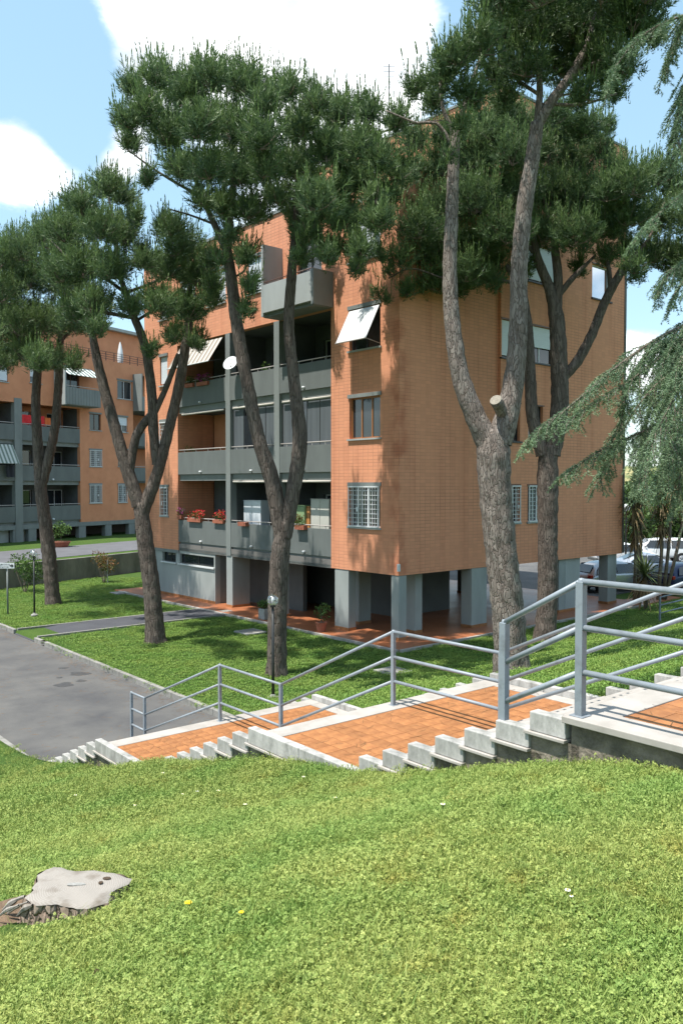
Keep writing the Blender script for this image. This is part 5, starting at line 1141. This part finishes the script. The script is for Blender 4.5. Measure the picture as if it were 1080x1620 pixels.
# ------------------------------------------------------------------ lamps and the sign
def lamp(label, px, py_base, zb, h, group='round park lamps'):
    d = dg(py_base, zb); p = at(px, py_base, d); rt = empty('park_lamp', (p.x, p.y, zb)); tag(rt, label, 'street lamp', group)
    MB().lathe([(0, 0), (.14, 0), (.13, .05), (.07, .07), (.05, .12)], 16).build('base', M['concrete'], rt); MB().tube([(0, 0, .05), (0, 0, .8), (0, 0, h - .16)], [.04, .034, .03], 12).build('pole', M['dark'], rt, smooth=True)
    MB().lathe([(.02, h - .17), (.07, h - .165), (.075, h - .13), (.055, h - .12)], 14).build('collar', M['dark'], rt)
    gl = bpy.data.materials.get('clear_globe')
    if not gl:
        gl = bpy.data.materials.new('clear_globe'); gl.use_nodes = True; t = gl.node_tree; t.nodes.clear(); o_ = t.nodes.new('ShaderNodeOutputMaterial'); a = t.nodes.new('ShaderNodeBsdfTransparent'); b = t.nodes.new('ShaderNodeBsdfGlossy'); b.inputs['Roughness'].default_value = .08; f = t.nodes.new('ShaderNodeLayerWeight'); f.inputs[0].default_value = .35
        mm = t.nodes.new('ShaderNodeMath'); mm.operation = 'MULTIPLY_ADD'; mm.inputs[1].default_value = .7; mm.inputs[2].default_value = .16; t.links.new(f.outputs['Facing'], mm.inputs[0]); m_ = t.nodes.new('ShaderNodeMixShader'); t.links.new(mm.outputs[0], m_.inputs[0]); t.links.new(a.outputs[0], m_.inputs[1]); t.links.new(b.outputs[0], m_.inputs[2]); t.links.new(m_.outputs[0], o_.inputs[0])
    pr_ = [(.145 * math.sin(t), h - .145 * math.cos(t)) for t in np.linspace(.25, math.pi, 14)]
    MB().lathe(pr_, 24).build('globe', gl, rt, smooth=True)
    MB().lathe([(.0, h - .11), (.035, h - .11), (.04, h), (.03, h + .06), (0, h + .07)], 12).build('bulb', M['white'], rt, smooth=True)
lamp('round glass lamp on a dark post in front of the two-stemmed pine', 432, 1108, .13, 2.42)
lamp('round lamp on a thin black post at the left beside the shrub', 55, 975, .13, 2.5)
d_ = 52; p = at(989, 880, d_); rt = empty('park_lamp', (p.x, p.y, .1)); tag(rt, 'distant lamp post seen past the brick corner', 'street lamp', 'round park lamps')
MB().tube([(0, 0, 0), (0, 0, 3.6)], .06, 8).build('pole', M['dark'], rt); MB().lathe([(0, 3.55), (.2, 3.65), (.24, 3.85), (.15, 4.0), (0, 4.05)], 12).build('globe', M['white'], rt, smooth=True)
d_ = dg(972, .13); p = at(13, 972, d_); sg = empty('direction_sign', (p.x, p.y, .13)); tag(sg, 'white arrow sign on a thin grey pole at the left edge', 'sign')
MB().tube([(0, 0, -.1), (0, 0, 2.05)], .035, 10).build('pole', M['grey'], sg, smooth=True)
zs = at(13, 895, d_).z - .13; box('panel', M['white'], sg, -.45, .31, -.06, -.04, zs - .11, zs + .12, .005)
tx = MB(); x = -.40
random.seed(3)
for wlen in (7,):
    for k in range(wlen): tx.box(x, x + .045, -.0665, -.0615, zs - .06, zs + .02); x += .06
tx.v = []; tx.f = []
# dark lettering strokes (too small in the photograph to read) and an arrow
for row, (za_, zb_) in enumerate(((.03, .085), (-.07, -.015))):
    x = -.42
    while x < .10:
        wl_ = random.uniform(.02, .045); tx.box(x, x + wl_ * .35, -.0665, -.0615, zs + za_, zs + zb_); tx.box(x + wl_ * .36, x + wl_, -.0665, -.0615, zs + (za_ if random.random() < .5 else zb_ - .016), zs + (za_ + .016 if False else 0) + (zb_ if False else 0) + (za_ + .016 if True else 0)) if random.random() < .5 else None
        x += wl_ + .018
tx.build('lettering', M['dark'], sg)
MB().add([(.13, -.0665, zs - .02), (.20, -.0665, zs - .02), (.20, -.0665, zs - .07), (.285, -.0665, zs + .005), (.20, -.0665, zs + .08), (.20, -.0665, zs + .03), (.13, -.0665, zs + .03)], [(0, 1, 2, 3, 4, 5, 6)]).build('arrow', M['dark'], sg)

# ------------------------------------------------------------------ cars
def car(label, loc, rz, colm, Lc=4.1, H=1.48, kind='hatch'):
    rt = empty('parked_car', loc, rz); tag(rt, label, 'car', 'cars in the parking lot'); W_ = .86
    # stations: x, z_bottom, z_belt, z_top(roof or hood), half width, roof half width
    h = H; hl = Lc / 2
    if kind == 'hatch': st = [(-hl, .45, .62, .70, .62, .5), (-hl + .12, .28, .80, .95, .80, .62), (-hl + .45, .22, .88, h - .14, .85, .58), (-hl + 1.0, .2, .90, h, .86, .60), (-.1, .2, .90, h + .01, .86, .60), (hl - 1.55, .2, .90, h - .12, .86, .58), (hl - 1.0, .2, .88, .96, .85, .66), (hl - .35, .22, .76, .84, .80, .62), (hl, .36, .55, .62, .62, .48)]
    elif kind == 'suv': st = [(-hl, .45, .70, .9, .70, .55), (-hl + .1, .3, .95, h - .12, .83, .64), (-hl + .35, .28, .98, h, .86, .66), (-.2, .28, .98, h, .86, .66), (hl - 1.7, .28, .98, h - .05, .86, .64), (hl - 1.15, .28, .96, 1.06, .86, .7), (hl - .25, .3, .88, .98, .82, .66), (hl, .42, .65, .75, .66, .5)]
    else: st = [(-hl, .45, .66, .74, .62, .5), (-hl + .15, .3, .85, .96, .80, .62), (-hl + .75, .22, .90, 1.02, .85, .62), (-hl + 1.4, .2, .90, h - .05, .86, .56), (-.1, .2, .88, h, .86, .58), (hl - 1.9, .2, .88, h - .12, .86, .56), (hl - 1.15, .2, .86, .95, .85, .66), (hl - .4, .22, .76, .82, .80, .62), (hl, .36, .52, .58, .60, .46)]
    ring = lambda s: [(s[0], -s[4] * .93, s[1]), (s[0], -s[4], s[1] + .15), (s[0], -s[4], s[2] - .06), (s[0], -s[4] * .965, s[2]), (s[0], -s[5] - (.05 if s[3] > 1.1 else 0), s[2] + (s[3] - s[2]) * .80), (s[0], -s[5] * .82, s[3]), (s[0], 0, s[3] + .015), (s[0], s[5] * .82, s[3]), (s[0], s[5] + (.05 if s[3] > 1.1 else 0), s[2] + (s[3] - s[2]) * .80), (s[0], s[4] * .965, s[2]), (s[0], s[4], s[2] - .06), (s[0], s[4], s[1] + .15), (s[0], s[4] * .93, s[1])]
    n = 13; vs = [v for s in st for v in ring(s)]; fs = []
    for i in range(len(st) - 1):
        for k in range(n): fs.append((i * n + k, i * n + (k + 1) % n, (i + 1) * n + (k + 1) % n, (i + 1) * n + k))
    fs += [tuple(range(n))[::-1], tuple((len(st) - 1) * n + k for k in range(n))]
    body = MB().add(vs, fs).build('body', colm, rt, smooth=False); sb = body.modifiers.new('s', 'SUBSURF'); sb.levels = 2; sb.render_levels = 2; body.data.shade_smooth()
    # glass following the cabin
    cab = [s for s in st if s[3] > h - .25]; a, b = cab[0], cab[-1]; rf = st[st.index(b) + 1]; rb = st[st.index(a) - 1]
    for sy in (-1, 1):
        y0_, y1_ = sy * .865, sy * .69; zb_, zt_ = a[2] + .04, h - .13
        xs = [a[0] - .12 if kind != 'sedan' else a[0] - .35, a[0] + .12, (a[0] + b[0]) / 2 - .03, (a[0] + b[0]) / 2 + .03, b[0] - .05, b[0] + .38]
        for (p0, p1, q0, q1) in ((xs[0], xs[2], xs[1], xs[2]), (xs[3], xs[5], xs[3], xs[4])):
            MB().add([(p0, y0_, zb_), (p1, y0_, zb_), (q1, y1_, zt_), (q0, y1_, zt_)], [(0, 1, 2, 3) if sy < 0 else (3, 2, 1, 0)]).build('side_window', M['glass'], rt).modifiers.new('s', 'SOLIDIFY').thickness = .02
    MB().add([(rf[0] - .08, -.6, rf[3] + .05), (rf[0] - .08, .6, rf[3] + .05), (b[0] + .05, .5, b[3] + .0), (b[0] + .05, -.5, b[3] + .0)], [(0, 1, 2, 3)]).build('windscreen', M['glass'], rt).modifiers.new('s', 'SOLIDIFY').thickness = .03
    MB().add([(rb[0] - .02, -.58, rb[3] + .04), (a[0] - .06, -.5, a[3] - .02), (a[0] - .06, .5, a[3] - .02), (rb[0] - .02, .58, rb[3] + .04)], [(0, 1, 2, 3)]).build('rear_window', M['glass'], rt).modifiers.new('s', 'SOLIDIFY').thickness = .03
    for wx in (-hl + .78, hl - .82):
        for sy in (-1, 1):
            MB().tube([(wx, sy * .60, .31), (wx, sy * .875, .31)], .37, 22).build('wheel_arch', M['tarlight'], rt, smooth=False)
            wv = MB().tube([(wx, sy * .7, .31), (wx, sy * .885, .31)], .31, 24).build('wheel', M['tarlight'], rt, smooth=False)
            rim = MB().tube([(wx, sy * .80, .31), (wx, sy * .893, .31)], .19, 20).build('rim', M['white_box'], wv)
            for q in range(5): ang_ = q * 2 * math.pi / 5; s__ = MB().box(-.02, .02, -.01, .01, .04, .17).build('spoke', M['dark'], wv); s__.location = (wx, sy * .90, .31); s__.rotation_euler = (0, ang_, 0)
    for sy in (-1, 1):
        box('tail_light', mat('tail_lens', (.30, .01, .012), .2), rt, -hl - .01, -hl + .16, sy * .56 if sy > 0 else -.8, .8 if sy > 0 else -.56, .72, .88, .02)
        box('headlight', M['white'], rt, hl - .28, hl - .04, .46 if sy > 0 else -.74, .74 if sy > 0 else -.46, .58, .70, .02)
        box('mirror', colm, rt, rf[0] - .35, rf[0] - .22, sy * .88 if sy > 0 else -1.02, 1.02 if sy > 0 else -.88, .94, 1.06, .02)
    box('rear_bumper', M['grey_d'], rt, -hl - .04, -hl + .1, -.7, .7, .3, .48, .03)
    return rt
sil = mat('silver_car_paint', (.42, .44, .47), .25, metal=.6); wht = mat('white_car_paint', (.72, .74, .76), .25); blu = mat('grey_blue_car_paint', (.36, .40, .46), .25, metal=.5); nvy = mat('navy_car_paint', (.02, .03, .09), .2)
def lotp(px, py, z=.16): d = FPX * (EYE - z) / (py - 767); q = at(px, py, d); return (q.x, q.y, z)
car('silver hatchback with its tail towards the pillar', lotp(972, 934), R(20), sil)
car('light grey saloon behind the low yucca', lotp(1024, 914), R(-6), blu, 4.4, 1.42, 'sedan')
car('white estate car parked behind the grey saloon', lotp(1036, 889), R(172), wht, 4.5, 1.62, 'suv')
car('white car mostly hidden by the brick corner', lotp(985, 893), R(5), wht, 4.2, 1.45)
car('dark blue car at the right edge below the cedar', lotp(1085, 935), R(30), nvy, 4.0, 1.42)

# ------------------------------------------------------------------ background beyond the building
hl_ = MB(); n = 60
vs = []; 
for i in range(n + 1):
    x = -260 + 640 * i / n
    for k, (y, zf) in enumerate(((150, 0), (230, .35), (330, .8), (460, 1.0), (700, .6))):
        vs.append((x, y, .1 + zf * (15 + 4 * math.sin(x * .017 + 1) + 2.2 * math.sin(x * .05))))
fs = [(i * 5 + k, (i + 1) * 5 + k, (i + 1) * 5 + k + 1, i * 5 + k + 1) for i in range(n) for k in range(4)]
o = hl_.add(vs, fs).build('far_hills', mat('dry_field', (.34, .28, .12), .95, (.16, .19, .06), .02, contrast=(.4, .6)), smooth=True); tag(o, kind='structure')
g2 = random.Random(5)
for i, (px, py, r_, d_) in enumerate([(985, 790, 4.0, 75), (1005, 770, 4.6, 85), (1035, 775, 4.4, 80), (1065, 770, 4.4, 78), (1095, 780, 4.2, 76), (1120, 770, 5, 85), (1015, 812, 2.6, 66), (1060, 815, 2.8, 64)]):
    p = at(px, py, d_); rt = empty('broadleaf_tree', (p.x, p.y, .13)); tag(rt, ['green tree beyond the parking lot nearest the brick corner', 'tallest green tree beyond the parking lot, second from the brick corner', 'green tree beyond the parking lot behind the white estate car', 'green tree beyond the parking lot behind the taller yucca', 'green tree beyond the parking lot at the right edge', 'green tree beyond the parking lot outside the right edge', 'low green bush just behind the white estate car, on its left', 'low green bush behind the tail of the white estate car'][i], 'tree', 'trees beyond the parking lot')
    hh = max(1.5, p.z); MB().tube([(0, 0, 0), (.1, .1, hh * .6)], [.2, .12], 8).build('trunk', M['twig'], rt)
    cl = [(g2.uniform(-.5, .5) * r_, g2.uniform(-.5, .5) * r_, hh * .3 + g2.uniform(0, .7) * hh, r_ * g2.uniform(.35, .55)) for _ in range(14)]
    leaf_cloud('crown', M['leafg'], cl, 2600, .34, rt, aspect=.8)

# ------------------------------------------------------------------ tree stump
sp_px = [(185, 135), (220, 108), (265, 97), (320, 103), (380, 112), (480, 115), (590, 125), (668, 150), (640, 182), (600, 200), (555, 225), (560, 248), (545, 266), (495, 285), (440, 298), (385, 300), (330, 290), (290, 278), (240, 283), (180, 282), (150, 262), (125, 243), (150, 228), (172, 212), (160, 196), (190, 165)]
ctr = at(115, 1405, 4.72); zg = gz(ctr); ztop = zg + .17
pts = [hit(x / 3.176, 1340 + y / 3.176, Vector((0, 0, ztop)), Vector((0, 0, 1))) for x, y in sp_px]; c0 = sum(pts, Vector()) / len(pts)
stp = empty('tree_stump', (c0.x, c0.y, zg)); tag(stp, 'sawn pine stump with a pale grey cut face in the near lawn', 'tree stump')
poly = [(p.x - c0.x, p.y - c0.y) for p in pts]
# densify
dp = []
for i in range(len(poly)):
    a, b = poly[i], poly[(i + 1) % len(poly)]
    for t in (0, .33, .66): dp.append((a[0] + (b[0] - a[0]) * t + random.uniform(-.004, .004), a[1] + (b[1] - a[1]) * t + random.uniform(-.004, .004)))
mt = bpy.data.materials.new('sawn_wood'); mt.use_nodes = True; t = mt.node_tree; b = t.nodes['Principled BSDF']; tcn = t.nodes.new('ShaderNodeTexCoord'); wv = t.nodes.new('ShaderNodeTexWave'); wv.wave_type = 'RINGS'; wv.rings_direction = 'Z'; wv.inputs['Scale'].default_value = 26; wv.inputs['Distortion'].default_value = 3.5; wv.inputs['Detail'].default_value = 4; wv.inputs['Detail Scale'].default_value = 2
t.links.new(tcn.outputs['Object'], wv.inputs['Vector']); nz = t.nodes.new('ShaderNodeTexNoise'); nz.inputs['Scale'].default_value = 9; nz.inputs['Detail'].default_value = 9; t.links.new(tcn.outputs['Object'], nz.inputs['Vector'])
x1 = t.nodes.new('ShaderNodeMix'); x1.data_type = 'RGBA'; x1.inputs['A'].default_value = (.235, .21, .185, 1); x1.inputs['B'].default_value = (.29, .265, .235, 1); t.links.new(wv.outputs['Fac'], x1.inputs['Factor'])
rr2 = t.nodes.new('ShaderNodeMapRange'); rr2.inputs['From Min'].default_value = .5; rr2.inputs['From Max'].default_value = .72; t.links.new(nz.outputs['Fac'], rr2.inputs['Value'])
x2 = t.nodes.new('ShaderNodeMix'); x2.data_type = 'RGBA'; t.links.new(rr2.outputs[0], x2.inputs['Factor']); t.links.new(x1.outputs['Result'], x2.inputs['A']); x2.inputs['B'].default_value = (.15, .125, .10, 1); t.links.new(x2.outputs['Result'], b.inputs['Base Color']); b.inputs['Roughness'].default_value = .95
bp = t.nodes.new('ShaderNodeBump'); bp.inputs['Strength'].default_value = .6; bp.inputs['Distance'].default_value = .006; t.links.new(nz.outputs['Fac'], bp.inputs['Height']); t.links.new(bp.outputs[0], b.inputs['Normal'])
n = len(dp); mb = MB(); rings = [1.0, .93, .75, .5, .25, .06]
vs = [(x * k, y * k, .17 - (.012 if k == 1.0 else 0) + .006 * math.sin(x * k * 30) * math.cos(y * k * 26)) for k in rings for x, y in dp]
fs = [(i * n + k, i * n + (k + 1) % n, (i + 1) * n + (k + 1) % n, (i + 1) * n + k) for i in range(len(rings) - 1) for k in range(n)] + [tuple((len(rings) - 1) * n + k for k in range(n))]
mb.add(vs, fs).build('cut_face', mt, stp, smooth=True)
mb = MB(); lv = [(.158, 1.0), (.12, 1.03), (.06, 1.07), (0, 1.16), (-.08, 1.3)]
vs = [(x * s * (1 + .05 * math.sin(k * 1.1) + .04 * math.sin(k * .37 + 2) * (j > 0)), y * s * (1 + .05 * math.sin(k * 1.1) + .05 * random.uniform(-1, 1) * (j > 0)), z) for j, (z, s) in enumerate(lv) for k, (x, y) in enumerate(dp)]
mb.add(vs, [(i * n + k, (i + 1) * n + k, (i + 1) * n + (k + 1) % n, i * n + (k + 1) % n) for i in range(len(lv) - 1) for k in range(n)]).build('bark', bark_mat('stump_bark', (.19, .13, .10), (.34, .27, .21), (.06, .04, .03), 16, .6), stp, smooth=False)
for k, (xa_, ya_, xb_, yb_, w_) in enumerate(((40, 1418, 4, 1440, .022), (45, 1427, 12, 1446, .018), (30, 1432, -4, 1452, .015), (52, 1432, 26, 1450, .016))):
    pa_ = hit(xa_, ya_, Vector((0, 0, ztop - .01)), Vector((0, 0, 1))) - stp.location; pb_ = hit(xb_, yb_, Vector((0, 0, zg + .04)), Vector((0, 0, 1))) - stp.location
    mb = MB(); limb_mesh(mb, [pa_, (pa_ + pb_) / 2 + Vector((0, 0, .012)), pb_], [w_ * .4, w_, w_ * .2], 6, .03, .5, k); spl = mb.build('root_splinter', mt, stp)
so = MB(); nso = 40; so.add([(0, 0, .035)] + [((.62 + .09 * math.sin(3 * t) + .05 * math.sin(7 * t)) * math.cos(t) - .1, (.36 + .05 * math.sin(4 * t)) * math.sin(t) - .04, -.0) for t in np.linspace(0, 2 * math.pi, nso + 1)[:-1]], [(0, 1 + k, 1 + (k + 1) % nso) for k in range(nso)])
so_ = so.build('bare_ground', M['soil']); so_.location = stp.location; so_.scale = (.86, .8, 1); tag(so_, kind='structure')
for (x, y, rx, ry) in ((.02, .03, .05, .014), (.17, .10, .022, .014), (.15, .05, .012, .012)):
    h_ = MB().lathe([(0, .1722), (.7, .1724 + .001 * rx), (1, .1725), (1.1, .168)], 14).build('hollow', M['concrete' if rx > .04 else 'soil'], stp); h_.scale = (rx, ry, 1); h_.location = (x, y, .006)

# ------------------------------------------------------------------ grass
def clump_mesh(nbl, nlf, rad, hb, lsize, seed):
    g_ = np.random.default_rng(seed); V = []; F = []; TI = []
    for k in range(nbl):
        r = rad * math.sqrt(g_.uniform()); th = g_.uniform(0, 6.28); x, y = r * math.cos(th), r * math.sin(th); h = hb * g_.uniform(.45, 1.25); w_ = g_.uniform(.0014, .0032) * (rad / .09) ** .5
        dx, dy = g_.normal(size=2) * h * .45; a = g_.uniform(0, 6.28); sx, sy = math.cos(a) * w_, math.sin(a) * w_; b = len(V)
        V += [(x - sx, y - sy, -.01), (x + sx, y + sy, -.01), (x + dx * .35 + sx * .8, y + dy * .35 + sy * .8, h * .6), (x + dx * .35 - sx * .8, y + dy * .35 - sy * .8, h * .6), (x + dx, y + dy, h * .92)]
        F += [(b, b + 1, b + 2, b + 3), (b + 3, b + 2, b + 4, b + 4)]; t_ = g_.uniform(.1, .9); TI += [t_, min(1, t_ + .15)]
    for k in range(nlf):
        r = rad * math.sqrt(g_.uniform()); th = g_.uniform(0, 6.28); x, y = r * math.cos(th), r * math.sin(th); z = hb * g_.uniform(.12, .6); s = lsize * g_.uniform(.6, 1.3); nx, ny = g_.normal(size=2) * .35
        for q in range(3):
            a = th + q * 2.09; ux, uy = math.cos(a) * s, math.sin(a) * s; vx, vy = -uy * .5, ux * .5; b = len(V)
            V += [(x, y, z), (x + ux * .55 + vx, y + uy * .55 + vy, z + nx * s), (x + ux, y + uy, z + ny * s * .7), (x + ux * .55 - vx, y + uy * .55 - vy, z - nx * s * .3)]; F.append((b, b + 1, b + 2, b + 3)); TI.append(g_.uniform(.25, 1))
    return V, F, TI
def clump_obj(name, args, m):
    V, F, TI = clump_mesh(*args); me = bpy.data.meshes.new(name); F2 = [f[:3] if len(f) == 4 and f[2] == f[3] else f for f in F]; F2 = [(f[0], f[1], f[2]) if len(set(f)) == 3 else f for f in F2]
    me.from_pydata(V, [], F2); a = me.attributes.new('tint', 'FLOAT', 'FACE'); a.data.foreach_set('value', np.array(TI[:len(me.polygons)], np.float32)); me.materials.append(m); me.update()
    o = bpy.data.objects.new(name, me); COL.objects.link(o); return o
def scatter(name, src, pts, rots, scs):
    me = bpy.data.meshes.new(name); me.vertices.add(len(pts)); me.vertices.foreach_set('co', np.asarray(pts, np.float32).ravel())
    a = me.attributes.new('rot', 'FLOAT_VECTOR', 'POINT'); a.data.foreach_set('vector', np.asarray(rots, np.float32).ravel()); a = me.attributes.new('sc', 'FLOAT', 'POINT'); a.data.foreach_set('value', np.asarray(scs, np.float32)); me.update()
    o = bpy.data.objects.new(name, me); COL.objects.link(o); tag(o, kind='stuff')
    t = bpy.data.node_groups.new(name, 'GeometryNodeTree'); t.interface.new_socket('Geometry', in_out='INPUT', socket_type='NodeSocketGeometry'); t.interface.new_socket('Geometry', in_out='OUTPUT', socket_type='NodeSocketGeometry')
    gi = t.nodes.new('NodeGroupInput'); go = t.nodes.new('NodeGroupOutput'); ip = t.nodes.new('GeometryNodeInstanceOnPoints'); oi = t.nodes.new('GeometryNodeObjectInfo'); oi.inputs['Object'].default_value = src; oi.inputs['As Instance'].default_value = True
    na_ = t.nodes.new('GeometryNodeInputNamedAttribute'); na_.data_type = 'FLOAT_VECTOR'; na_.inputs['Name'].default_value = 'rot'; ns_ = t.nodes.new('GeometryNodeInputNamedAttribute'); ns_.data_type = 'FLOAT'; ns_.inputs['Name'].default_value = 'sc'
    t.links.new(gi.outputs[0], ip.inputs['Points']); t.links.new(oi.outputs['Geometry'], ip.inputs['Instance']); t.links.new(na_.outputs[0], ip.inputs['Rotation']); t.links.new(ns_.outputs[0], ip.inputs['Scale']); t.links.new(ip.outputs[0], go.inputs[0])
    md = o.modifiers.new('scatter', 'NODES'); md.node_group = t; return o
stump_c = np.array([c0.x, c0.y])
def sample(n, dmin, dmax, wfun, pw_=1.0, xr=(-.46, .46)):
    d = dmin + (dmax - dmin) * rng.uniform(size=n) ** pw_; u = rng.uniform(*xr, n); x = u * d; y = d
    w = (x - SO.x) * eW.x + (y - SO.y) * eW.y; a = (x - SO.x) * eA.x + (y - SO.y) * eA.y
    keep = wfun(w, a, x, y); return x[keep], y[keep], w[keep], a[keep]
nearf = lambda w, a, x, y: (w < -.03) & (a < 40) & (((x - stump_c[0] + .08) / .50) ** 2 + ((y - stump_c[1] + .10) / .36) ** 2 > rng.uniform(.55, 1.25, len(x)))
def lay(name, src, S_, smin, smax, tilt=.25):
    x, y, w, a = S_; z = ground_z(w, a); n = len(x)
    return scatter(name, src, np.stack([x, y, z], 1), np.stack([rng.normal(0, tilt, n), rng.normal(0, tilt, n), rng.uniform(0, 6.28, n)], 1), rng.uniform(smin, smax, n))
def place_src(o, px, py, lab):
    q = at(px, py, 3); w, a = toS(q)
    d = 3.0
    for _ in range(30):
        q = at(px, py, d); e = q.z - gz(q); d += e * 1.2
    o.location = (q.x, q.y, gz(q)); tag(o, kind='stuff'); return o
sA = place_src(clump_obj('grass_tuft', (44, 10, .09, .044, .0075, 1), M['blade']), 520, 1500, '')
sB = place_src(clump_obj('clover_tuft', (20, 46, .10, .034, .008, 2), M['blade']), 640, 1500, '')
sC = place_src(clump_obj('weed_tuft', (34, 24, .09, .040, .0075, 3), M['blade']), 430, 1540, '')
sD = place_src(clump_obj('long_grass_tuft', (22, 0, .05, .12, .008, 4), M['blade']), 560, 1580, '')
lay('near_grass', sA, sample(13000, 1.7, 8, nearf, 1.3), .7, 1.25); lay('near_clover', sB, sample(15000, 1.7, 8, nearf, 1.3), .7, 1.3)
lay('near_weeds', sC, sample(10000, 1.7, 8, nearf, 1.3), .7, 1.3)
def patchy(w, a, x, y): return nearf(w, a, x, y) & (np.sin(x * 2.1 + 1.7) * np.sin(y * 2.7 + .5) > .25)
lay('long_grass', sD, sample(2600, 1.7, 8, patchy, 1.2), .5, 1.0)
midf = lambda w, a, x, y: (w < -.03) & (a < 8.9 + 20)
sE = place_src(clump_obj('mid_grass_tuft', (70, 40, .20, .045, .010, 6), M['blade']), 300, 1330, '')
lay('mid_grass', sE, sample(11000, 7.2, 18, midf, 1.1, (-.5, .42)), .7, 1.25, .15)
def inB(x, y, m=1.1):
    lx = (x - BC.x) * dR.x + (y - BC.y) * dR.y; ly = (x - BC.x) * dL.x + (y - BC.y) * dL.y
    return (lx > -m) & (lx < 14.7) & (ly > -m) & (ly < 18.7) | ((lx > 14.5) & (ly > -1.0))
farf = lambda w, a, x, y: (w > 4.66) & ~((a > 21.9) & (a < 24.05) & (w < 12.7)) & ~inB(x, y) & (a < 60)
sF = place_src(clump_obj('far_grass_tuft', (44, 20, .34, .07, .03, 7), M['blade_d']), 560, 1080, '')
sF.location = S(6.2, 8.0, float(ground_z(6.2, 8.0)))
lay('lower_lawn_grass', sF, sample(15000, 9, 46, farf, .75, (-.5, .48)), .7, 1.2, .08)
# fallen pine needles on the landings, steps and road edge
V = []; 
for (w0, w1, a0, a1, z, n) in [(.3, 4.3, ft[3] + .05, ft[3] + 1.6, lz(2) + .005, 130), (.3, 4.3, ft[2] + .05, ft[2] + 1.6, lz(1) + .005, 130), (.3, 4.3, tp[3] - 2.5, tp[3] - .3, lz(3) + .006, 160), (.2, 4.4, 9.5, 28, .003, 500), (4.0, 4.45, 9.5, 28, .003, 500)]:
    for k in range(n):
        q = S(random.uniform(w0, w1), random.uniform(a0, a1), z + random.uniform(0, .003)); t = random.uniform(0, 3.14); l = random.uniform(.04, .1); d = Vector((math.cos(t), math.sin(t), 0)) * l; e = Vector((-math.sin(t), math.cos(t), 0)) * .0022
        V += [q - d - e, q + d - e, q + d + e + Vector((0, 0, .003)), q - d + e]
tag(np_mesh('fallen_pine_needles', [tuple(v) for v in V], np.arange(len(V)).reshape(-1, 4), mat('dry_needles', (.17, .095, .04), .9)), kind='stuff')
# dry leaves, daisies and dandelions
def ground_at(px, py):
    d = 4.0
    for _ in range(60):
        q = at(px, py, d); d += (q.z - gz(q)) * .9
    return Vector((q.x, q.y, gz(q)))
def flower(name, label, px, py, r_, m, cat='flower', h=.07, npet=12, group=None):
    p = ground_at(px, py); rt = empty(name, p); tag(rt, label, cat, group)
    MB().tube([(0, 0, 0), (.004, 0, h * .5), (0, 0, h)], .0018, 5).build('stalk', M['blade_d'], rt)
    mb = MB()
    for k in range(npet):
        a = 2 * math.pi * k / npet; c, s = math.cos(a), math.sin(a); w_ = r_ * .28
        mb.add([(0, 0, h), (c * r_ * .6 - s * w_, s * r_ * .6 + c * w_, h + .004), (c * r_, s * r_, h + .002), (c * r_ * .6 + s * w_, s * r_ * .6 - c * w_, h + .004)], [(0, 1, 2, 3)])
    mb.build('petals', m, rt); MB().lathe([(0, h + .008), (r_ * .3, h + .006), (r_ * .34, h + .001)], 10).build('centre', M['flower_y'], rt)
flower('dandelion', 'larger yellow dandelion right of the stump', 298, 1450, .021, M['flower_y']); flower('dandelion', 'smaller yellow dandelion further right in the near lawn', 382, 1467, .014, M['flower_y'])
flower('daisy', 'white daisy in the lawn at the lower right', 897, 1434, .014, M['flower_w'], group='daisies in the near lawn'); flower('daisy', 'small white daisy just below the other at lower right', 903, 1444, .009, M['flower_w'], group='daisies in the near lawn')
for px, py in ((214, 1285), (388, 1285), (290, 1267), (345, 1262), (312, 1263), (258, 1232), (530, 1275), (120, 1268), (480, 1240), (700, 1290)):
    flower('daisy', 'tiny white daisy scattered in the middle of the grass slope', px, py, .016, M['flower_w'], group='daisies on the slope')
for k, (px, py) in enumerate(((147, 1558), (222, 1283))):
    p = ground_at(px, py); o = MB().add([(0, 0, 0), (.02, .014, .012), (.055, .0, .004), (.02, -.014, .0)], [(0, 1, 2), (0, 2, 3)]).build('dry_leaf', M['dead']); o.location = p + Vector((0, 0, .045)); o.rotation_euler = (.4, .2, 1 + k); tag(o, ['dry brown leaf lying in the grass at the bottom left', 'dry leaf lying on the slope above the stump'][k], 'leaf'); o.modifiers.new('s', 'SOLIDIFY').thickness = .001
print('pine tris', tot, 'cedar', nced)
